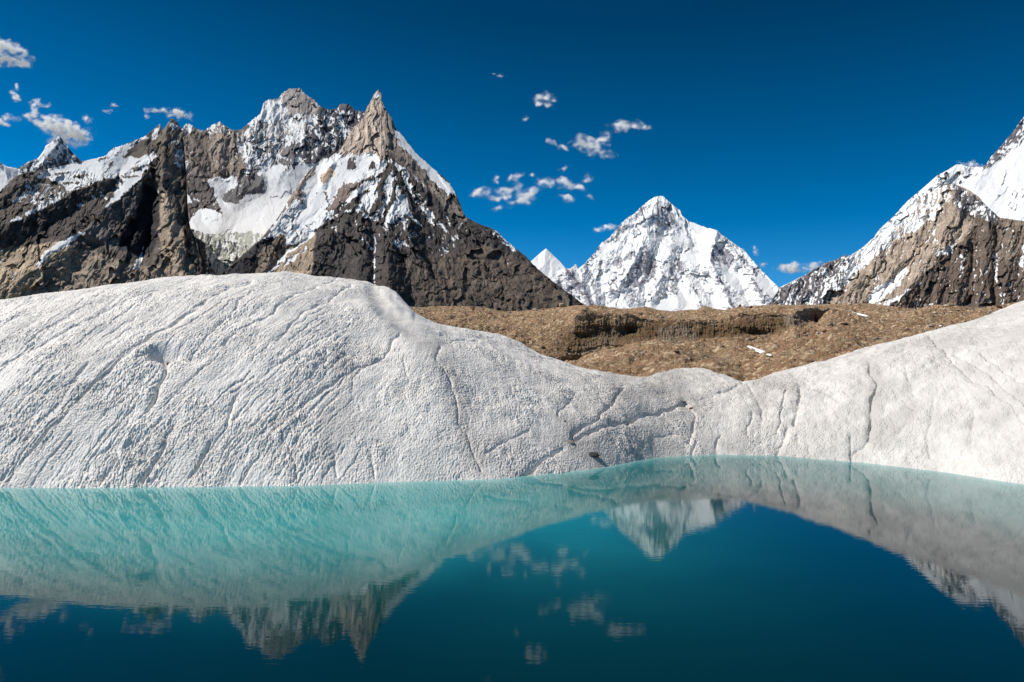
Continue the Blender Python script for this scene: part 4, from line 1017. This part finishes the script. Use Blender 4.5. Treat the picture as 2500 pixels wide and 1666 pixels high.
STONES = [
 # px, py, width px, flatness, material, ground, name, label, category
 (1447, 1112, 30, 0.45, 'dark', 'i', "boulder", "dark slate boulder lying just above the waterline of the pond", "boulder"),
 (1393, 1081, 22, 0.30, 'grey', 'i', "boulder", "flat grey brown stone half sunk in ice up left of the dark boulder", "boulder"),
 (1378, 1029, 7, 0.7, 'dark', 'i', "stone", "tiny dark stone on the ice above the flat grey brown stone", "stone"),
 (1670, 983, 9, 0.6, 'dark', 'i', "stone", "small black stone wedged at the end of the long ice crack", "stone"),
 (1688, 999, 12, 0.6, 'red', 'i', "stone", "reddish stone sunk in the ice beside the small black one", "stone"),
 (411, 889, 8, 1.0, 'red', 'i', "stone", "dark red stone stuck below the melt pit in the left mound", "stone"),
 (1373, 750, 24, 0.75, 'tan', 'm', "boulder", "big tan boulder on the moraine skyline right of the dark pyramid foot", "boulder"),
 (1325, 757, 11, 0.7, 'orange', 'm', "boulder", "orange boulder on the skyline left of the big tan boulder", "boulder"),
 (1199, 768, 14, 0.4, 'red', 'm', "boulder", "rust red flat boulder beside the low ridge on the left moraine", "boulder"),
 (1566, 769, 15, 0.6, 'grey', 'm', "boulder", "grey boulder just below the skyline bump right of the white ice patch", "boulder"),
 (1327, 850, 13, 0.8, 'brown', 'm', "boulder", "brown boulder alone on the lower left gravel slope", "boulder"),
 (1832, 754, 12, 0.8, 'purple', 'm', "boulder", "dark purple boulder near the skyline above the ice cliff", "boulder"),
 (1807, 747, 9, 1.1, 'brown', 'm', "boulder", "upright brown boulder on the skyline left of the purple one", "boulder"),
 (1734, 773, 18, 0.5, 'grey', 'm', "boulder", "wide grey boulder on the gravel rim above the cliff middle", "boulder"),
 (1771, 766, 16, 0.6, 'tan', 'm', "boulder", "tan boulder on the gravel rim right of the wide grey one", "boulder"),
 (1972, 811, 16, 0.45, 'brown', 'm', "boulder", "flat brown boulder below the clean ice wall", "boulder"),
 (2016, 811, 15, 0.5, 'brown', 'm', "boulder", "brown boulder beside the small white ice scrap", "boulder"),
 (1968, 828, 16, 0.7, 'pale', 'm', "boulder", "pale rounded boulder under two flat brown ones", "boulder"),
 (1966, 818, 10, 0.4, 'grey', 'm', "boulder", "thin grey slab between the flat brown and pale boulders", "boulder"),
 (2079, 837, 18, 0.8, 'brown', 'm', "boulder", "round brown boulder alone on the right gravel slope", "boulder"),
 (2159, 778, 11, 0.7, 'tan', 'm', "boulder", "small tan boulder below the long white ice strip", "boulder"),
 (2203, 786, 10, 0.7, 'pale', 'm', "boulder", "small pale boulder in the upper right gravel field", "boulder"),
 (2215, 808, 14, 0.7, 'brown', 'm', "boulder", "dark brown boulder over the right ice edge", "boulder"),
 (2203, 811, 10, 0.7, 'tan', 'm', "boulder", "small tan boulder touching the dark brown one by the right ice edge", "boulder"),
 (2168, 817, 11, 0.8, 'red', 'm', "boulder", "red boulder on the gravel above the right ice edge", "boulder"),
 (2059, 792, 15, 0.45, 'tan', 'm', "boulder", "flat tan boulder on the slope right of the ice wall", "boulder"),
 (1951, 850, 9, 0.8, 'tan', 'm', "boulder", "small tan boulder up from the leaning white ice strip", "boulder"),
 (1921, 868, 10, 0.5, 'grey', 'm', "boulder", "small grey slab right of the leaning white ice strip", "boulder"),
 (1848, 897, 9, 0.7, 'tan', 'm', "boulder", "small tan boulder on the gravel tongue above the ice notch", "boulder"),
 (2275, 797, 16, 0.3, 'grey', 'm', "boulder", "low grey slab at the far right gravel next to an ice scrap", "boulder"),
]
def place(me, mat, px, py, wpx, ground, name, sink=0.25, rot=None, rs3=np.random.RandomState(9)):
    p = on_ice(px, py) if ground == 'i' else on_moraine(px, py)
    rng_ = math.hypot(p[0], p[1]); rad = 0.5 * wpx * rng_ / FPX / 1.1
    ob = bpy.data.objects.new(name, me); COL.objects.link(ob)
    ob.location = (p[0], p[1], p[2] + rad * sink)
    ob.scale = (rad, rad, rad)
    ob.rotation_euler = rot or (rs3.uniform(-0.2, 0.2), rs3.uniform(-0.2, 0.2), rs3.uniform(-0.5, 0.5))
    return ob
for k, (px, py, w, fl, mk, gnd, nm, lab, cat) in enumerate(STONES):
    me = rock_mesh(100 + k, fl, 1.15); me.materials.append(SM[mk])
    rot = (0.42, 0.12, -0.1) if gnd == 'i' and w > 20 else None
    tag(place(me, SM[mk], px, py, w, gnd, nm, sink=0.12 if gnd == 'i' and w > 20 else 0.25, rot=rot), lab, cat)

# white ice scraps on the gravel
def strip(p0, p1, wpx, label):
    a = on_moraine(*p0); b = on_moraine(*p1)
    a = np.array(a, float); b = np.array(b, float); d = b - a; L = np.linalg.norm(d); d /= L
    side = np.cross(d, [0, 0, 1.0]); side /= np.linalg.norm(side); up = np.cross(side, d)
    rs4 = np.random.RandomState(int(p0[0])); wm_ = wpx * np.hypot(a[0], a[1]) / FPX * 0.5
    n = 14; bm = bmesh.new(); rings = []
    wm_ *= 1.25
    cs_ = np.array([on_moraine(p0[0] + (p1[0] - p0[0]) * i / n, p0[1] + (p1[1] - p0[1]) * i / n) for i in range(n + 1)], float)
    for _ in range(6):
        cs_[1:-1] = (cs_[:-2] + cs_[1:-1] + cs_[2:]) / 3
    for i in range(n + 1):
        t_ = i / n; ww = wm_ * (0.35 + 0.75 * math.sin(math.pi * min(1, t_ * 0.9 + 0.1)) ** 0.5) * rs4.uniform(0.8, 1.15)
        c = cs_[i] + up * 0.06 * rs4.randn() * wm_ + np.array([0, 0, wm_ * 0.9])
        ring = []
        for ang in (0, 50, 90, 130, 180, 270):
            q = c + side * math.cos(radians(ang)) * ww * 1.6 + up * math.sin(radians(ang)) * ww * 0.9 * rs4.uniform(0.85, 1.1)
            ring.append(bm.verts.new(q))
        rings.append(ring)
    for r0, r1 in zip(rings[:-1], rings[1:]):
        for j in range(6): bm.faces.new((r0[j], r0[(j + 1) % 6], r1[(j + 1) % 6], r1[j]))
    bm.faces.new(rings[0]); bm.faces.new(rings[-1][::-1])
    bmesh.ops.recalc_face_normals(bm, faces=bm.faces)
    c0 = (a + b) / 2
    for vtx in bm.verts: vtx.co = Vector(tuple(np.array(vtx.co) - c0))
    me = bpy.data.meshes.new("ice_strip"); bm.to_mesh(me); bm.free(); me.materials.append(SM['ice'])
    ob = bpy.data.objects.new("ice_strip", me); ob.location = c0; COL.objects.link(ob)
    tag(ob, label, "ice strip")
strip((1829, 851), (1883, 875), 6, "leaning white ice strip low in the moraine middle")
strip((2070, 764), (2120, 776), 4, "long thin white ice strip near the skyline right of the ice wall")
strip((2271, 794), (2302, 801), 4, "short white ice scrap by the low grey slab at far right")
strip((1996, 816), (2009, 817), 3, "small white ice scrap left of a brown boulder")
strip((1515, 775), (1537, 774), 5, "flat white ice patch on the rim above the cave in the cliff")

# countable loose rocks on the moraine
rs5 = np.random.RandomState(21)
variants = []
for k in range(8):
    me = rock_mesh(300 + k, rs5.uniform(0.5, 0.9), rs5.uniform(1.0, 1.5), 2)
    me.materials.append(SM[['tan', 'brown', 'grey', 'pale', 'tan', 'brown', 'tan', 'grey'][k]])
    variants.append(me)
cnt = 0
while cnt < 240:
    px = rs5.uniform(1000, 2480); yc1 = float(tab(px, MC)); yb1 = float(np.interp(px, cx_, cy_)) - 3
    if px > 1900 and rs5.rand() < 0.0: continue
    if yb1 < yc1 + 4: continue
    py = yc1 + (yb1 - yc1) * rs5.rand() ** 1.3 + 1
    if 1400 < px < 2030 and float(tab(px, TOPL)) - 3 < py < float(tab(px, FOOT)) + 3: continue
    w = rs5.uniform(3.5, 6.5) + 8 * rs5.rand() ** 4 * (1.15 if px > 1900 else 1.0)
    me = variants[rs5.randint(8)]
    ob = place(me, None, px, py, w, 'm', "rock", rs3=rs5)
    tag(ob, "fist small loose rock among the brown gravel of the moraine", "rock", "loose rocks scattered over the brown moraine")
    ob["label"] = "small loose rock scattered on the brown gravel moraine"
    cnt += 1

# fine gravel as one object
N = 30000
gx = rs5.uniform(985, 2500, N); ycg = tab(gx, MC); ybg = np.interp(gx, cx_, cy_) + 0 * gx
gy = ycg + (ybg - ycg) * rs5.rand(N)
ok = (ybg > ycg + 4); gx, gy = gx[ok], gy[ok]
ok = ~((gx > 1395) & (gx < 2030) & (gy > tab(gx, TOPL)) & (gy < tab(gx, FOOT)) & (rs5.rand(len(gx)) < 0.85)); gx, gy = gx[ok], gy[ok]
ci = np.clip(((gx - x0) / (x1 - x0) * (mc - 1)).astype(int), 0, mc - 1)
colV = MOR_V[:, ci]
ri = np.argmin(np.abs(colV - gy[None, :]), 0)
c = MOR_P[ri, ci]
n = len(c); rg = np.hypot(c[:, 0], c[:, 1])
sz = (0.9 + 3.0 * rs5.rand(n) ** 4 + 0.7 * rs5.rand(n)) * 0.5 * rg / FPX * 1.2
octa = np.array([(1, 0, 0), (0, 1, 0), (-1, 0, 0), (0, -1, 0), (0, 0, 1), (0, 0, -1)], float)
of = np.array([(0, 1, 4), (1, 2, 4), (2, 3, 4), (3, 0, 4), (1, 0, 5), (2, 1, 5), (3, 2, 5), (0, 3, 5)])
V_ = octa[None] * (1 + 0.35 * rs5.randn(n, 6, 1)).clip(0.5, 1.6) * sz[:, None, None] * np.array([1.2, 1, 0.8])
th = rs5.rand(n) * 6.28; cs, sn_ = np.cos(th)[:, None], np.sin(th)[:, None]
Vx = V_[..., 0] * cs - V_[..., 1] * sn_; Vy = V_[..., 0] * sn_ + V_[..., 1] * cs
V_ = np.stack([Vx, Vy, V_[..., 2]], -1) + c[:, None, :]
F_ = (of[None] + 6 * np.arange(n)[:, None, None]).reshape(-1, 3)
tone = np.repeat(rs5.rand(n)[:, None], 6, 1)
gs = NT("gravel_stones")
gcol = gs.n('ShaderNodeValToRGB'); gs.l(gs.attr('tone').outputs['Fac'], gcol.inputs[0])
el = gcol.color_ramp.elements; el[0].position = 0; el[0].color = (*lin((84, 68, 52)), 1); el[1].position = 1; el[1].color = (*lin((228, 206, 176)), 1)
e2 = el.new(0.6); e2.color = (*lin((146, 118, 88)), 1)
gp = gs.n('ShaderNodeBsdfPrincipled'); gs.l(gcol.outputs[0], gp.inputs['Base Color']); gp.inputs['Roughness'].default_value = 0.9
gs.l(gp.outputs[0], gs.out.inputs['Surface'])
go = make_mesh("gravel", V_, F_, gs.m, False, {'tone': ('FLOAT', tone)})
tag(go, "fine brown gravel strewn over the moraine", "gravel", kind="stuff")

# ------------------------------------------------------------------ clouds: drifts of tiny droplets clusters with real depth
cm = NT("cloud_vapour")
cd = cm.n('ShaderNodeBsdfDiffuse'); cd.inputs['Color'].default_value = (1.0, 1.0, 1.0, 1)
ct = cm.n('ShaderNodeBsdfTranslucent'); ct.inputs['Color'].default_value = (1.0, 1.0, 1.0, 1)
cx2 = cm.n('ShaderNodeMixShader'); cx2.inputs[0].default_value = 0.5
cm.l(cd.outputs[0], cx2.inputs[1]); cm.l(ct.outputs[0], cx2.inputs[2]); cm.l(cx2.outputs[0], cm.out.inputs['Surface'])
CLOUDS = [
 # range, lobes [(cx, cy, rx, ry, angle deg, density)], label
 (15000, [(8, 112, 48, 14, 25, 0.9), (45, 128, 32, 11, 28, 0.7), (30, 150, 42, 12, 5, 0.8), (-30, 118, 50, 26, 0, 0.9), (66, 155, 12, 16, 70, 0.5), (-5, 150, 20, 12, 0, 0.5)], "ragged white cloud cut by the upper left edge of the sky"),
 (15000, [(130, 305, 42, 22, 10, 1.6), (165, 322, 40, 26, 15, 1.7), (195, 332, 26, 22, 10, 1.4), (110, 297, 24, 10, 0, 1.0), (150, 345, 30, 12, 10, 1.0)], "largest white cloud, right behind the small dark peak at left"),
 (15500, [(42, 240, 13, 11, 0, 0.9), (33, 228, 8, 12, 0, 0.3), (40, 212, 5, 9, 0, 0.35)], "small rounded cloud above the left wisps"),
 (15500, [(85, 252, 16, 8, 30, 0.5), (88, 268, 9, 22, 10, 0.6), (75, 285, 16, 10, 0, 0.7), (105, 260, 16, 5, -20, 0.4)], "thin twisted wisp of cloud joining the largest cloud"),
 (15500, [(12, 290, 38, 6, -8, 0.55), (5, 300, 18, 10, 10, 0.5), (-30, 295, 40, 12, 0, 0.7)], "flat wisp of cloud touching the left edge of the sky"),
 (15500, [(216, 289, 13, 9, 25, 0.5)], "faint little cloud right above the largest cloud"),
 (15500, [(278, 254, 13, 4, 20, 0.35), (262, 271, 13, 4, 0, 0.15)], "faint short wisp of cloud over the snowy ridge"),
 (15500, [(440, 279, 28, 10, 10, 1.1), (405, 275, 20, 6, 15, 0.7), (372, 272, 16, 6, 10, 0.55), (360, 285, 8, 5, 50, 0.3)], "long streamer cloud above the left rock towers"),
 (15500, [(1222, 186, 12, 5, -15, 0.45), (1205, 181, 5, 3, 0, 0.3)], "tiny pale cloud highest in the middle sky"),
 (15500, [(1328, 238, 24, 11, 0, 0.9), (1314, 254, 10, 9, -30, 0.8), (1337, 256, 9, 8, 0, 0.7), (1352, 246, 9, 6, 0, 0.4)], "arched white cloud alone high in the middle sky"),
 (15500, [(1285, 290, 8, 6, -30, 0.4)], "tiny wisp of cloud below the arched cloud"),
 (15500, [(1346, 346, 11, 8, 0, 0.5), (1377, 362, 13, 7, 0, 0.7)], "pair of small puffs left of the big middle cloud"),
 (15500, [(1420, 345, 22, 14, 0, 1.0), (1444, 352, 34, 18, -10, 0.9), (1474, 340, 14, 20, 20, 0.5), (1455, 372, 34, 10, 5, 0.9), (1485, 378, 20, 5, 0, 0.3)], "big broken cloud in the middle of the sky"),
 (15500, [(1515, 308, 26, 11, -5, 1.0), (1550, 308, 22, 11, -5, 1.0), (1578, 310, 14, 5, 20, 0.6)], "bright elongated cloud right above the big broken cloud"),
 (15500, [(1176, 468, 26, 9, -8, 1.1), (1160, 475, 14, 6, -20, 0.5)], "small flat cloud nearest the dark pyramid shoulder"),
 (15500, [(1212, 434, 6, 12, 15, 0.5), (1215, 445, 5, 6, 0, 0.5), (1262, 432, 14, 7, -35, 0.8), (1250, 438, 14, 6, 0, 0.4), (1302, 426, 8, 5, 0, 0.3)], "scattered white flecks of cloud above the middle cloud band"),
 (15500, [(1235, 470, 24, 12, -20, 1.3), (1215, 482, 24, 5, -12, 0.9), (1264, 456, 12, 12, 0, 0.6)], "bright cloud in the left of the middle band"),
 (15500, [(1285, 478, 26, 14, -35, 1.3), (1275, 492, 28, 7, -10, 1.1), (1300, 470, 12, 12, 0, 1.0), (1210, 508, 18, 4, -15, 0.6), (1250, 497, 24, 4, -12, 0.4)], "brightest slanting cloud of the middle band with a thin tail"),
 (15500, [(1330, 446, 20, 11, 10, 0.9), (1372, 442, 14, 9, 20, 0.8), (1390, 452, 26, 10, 10, 0.8), (1412, 457, 16, 10, 0, 0.7), (1435, 436, 16, 9, -25, 0.3), (1375, 412, 14, 5, -20, 0.5)], "row of torn cloud pieces in the right of the middle band"),
 (15500, [(1386, 484, 16, 9, 10, 0.9), (1440, 480, 12, 6, 20, 0.3)], "little cloud below the torn cloud row"),
 (16500, [(1490, 555, 18, 5, -6, 0.9), (1460, 560, 14, 6, -15, 0.8)], "thin cloud left of the great snow pyramid"),
 (16500, [(1845, 618, 9, 9, 0, 0.7), (1842, 606, 4, 7, 0, 0.4), (1862, 648, 14, 5, 0, 0.35)], "small puff right behind the great pyramid slope"),
 (16500, [(1934, 652, 28, 11, -8, 1.8), (1930, 656, 26, 9, 0, 1.6), (1900, 652, 12, 4, -20, 0.4)], "bright compact cloud between the pyramid and the right mountains"),
 (16500, [(1985, 650, 24, 8, -15, 0.9), (1965, 655, 10, 5, 0, 0.6)], "cloud half hidden by the right mountain ridge"),
 (12300, [(1600, 588, 36, 11, 8, 0.40), (1655, 580, 40, 16, 0, 0.45), (1690, 598, 30, 18, 20, 0.50), (1650, 598, 50, 9, 0, 0.35), (1700, 615, 18, 10, 0, 0.3)], "soft grey cloud lying against the face of the great snow pyramid"),
 (10500, [(2365, 402, 24, 7, 8, 0.5), (2390, 406, 24, 4, 0, 0.5)], "thin cloud curling over the right snow crest"),
]
rc_ = np.random.RandomState(77)
for k, (rng_, lobes, lab) in enumerate(CLOUDS):
    allc = []
    for (px, py, rx, ry, ang, den) in lobes:
        area = rx * ry * 3.14
        n = int(area * min(den, 1.3) * 25)
        q = rc_.randn(n * 2, 3); q /= np.linalg.norm(q, axis=1)[:, None]; q *= rc_.rand(n * 2, 1) ** 0.5 * 1.7
        ca, sa = cos(radians(ang)), sin(radians(ang))
        lx = q[:, 0] * rx; ly = q[:, 1] * ry
        du = lx * ca - ly * sa; dv = lx * sa + ly * ca
        uu = px + du; vv = py + dv
        k0_ = min(1.0, max(rx, ry) / 24.0)
        wq = fbm(uu / 17, vv / 12, 3, 400 + k, 0.5); wr = fbm(uu / 17, vv / 12, 3, 430 + k, 0.5)
        uu = uu + 26 * k0_ * wq; vv = vv + 17 * k0_ * wr
        nz = fbm(uu / 26 + 0.5 * fbm(uu / 15, vv / 15, 2, 5), vv / 14, 5, 300 + k, 0.68)
        rad = np.hypot(q[:, 0], q[:, 1])
        fil = ridged(uu / 9, vv / 5, 3, 310 + k, 0.6)
        keep = rc_.rand(n * 2) < 0.8 * np.clip(np.exp(-1.7 * rad ** 2) * 1.15 * np.clip(0.72 + 2.0 * nz + 0.20 * fil, 0, 2) - 0.10, 0, 1) ** 1.15
        jt = rc_.randn(2, n * 2) * (0.9 + 1.6 * k0_)
        uu = uu + jt[0]; vv = vv + jt[1] * 0.8
        uu, vv = uu[keep][:n], vv[keep][:n]; dd = q[keep, 2][:n] * ry * 1.0
        hx, hy, te = unproj(uu, vv)
        R_ = rng_ + dd * rng_ / FPX
        allc.append(np.stack([R_ * hx, R_ * hy, H + R_ * te], -1))
    c = np.concatenate(allc, 0); n = len(c)
    s_ = rng_ / FPX * 0.42 * rc_.uniform(0.5, 1.3, n)
    a1 = rc_.randn(n, 3); a1 /= np.linalg.norm(a1, axis=1)[:, None]
    a2 = np.cross(a1, rc_.randn(n, 3)); a2 /= np.linalg.norm(a2, axis=1)[:, None]
    V_ = np.stack([c - a1 * s_[:, None], c + a1 * 0.5 * s_[:, None] - a2 * 0.87 * s_[:, None], c + a1 * 0.5 * s_[:, None] + a2 * 0.87 * s_[:, None]], 1)
    o3 = c.mean(0)
    ob = make_mesh("cloud", V_ - o3, np.arange(3 * n).reshape(-1, 3), cm.m, False)
    ob.location = o3
    tag(ob, lab, "cloud", "clouds in the blue sky")
    ob["kind"] = "thing"
print("objects", len(bpy.data.objects))
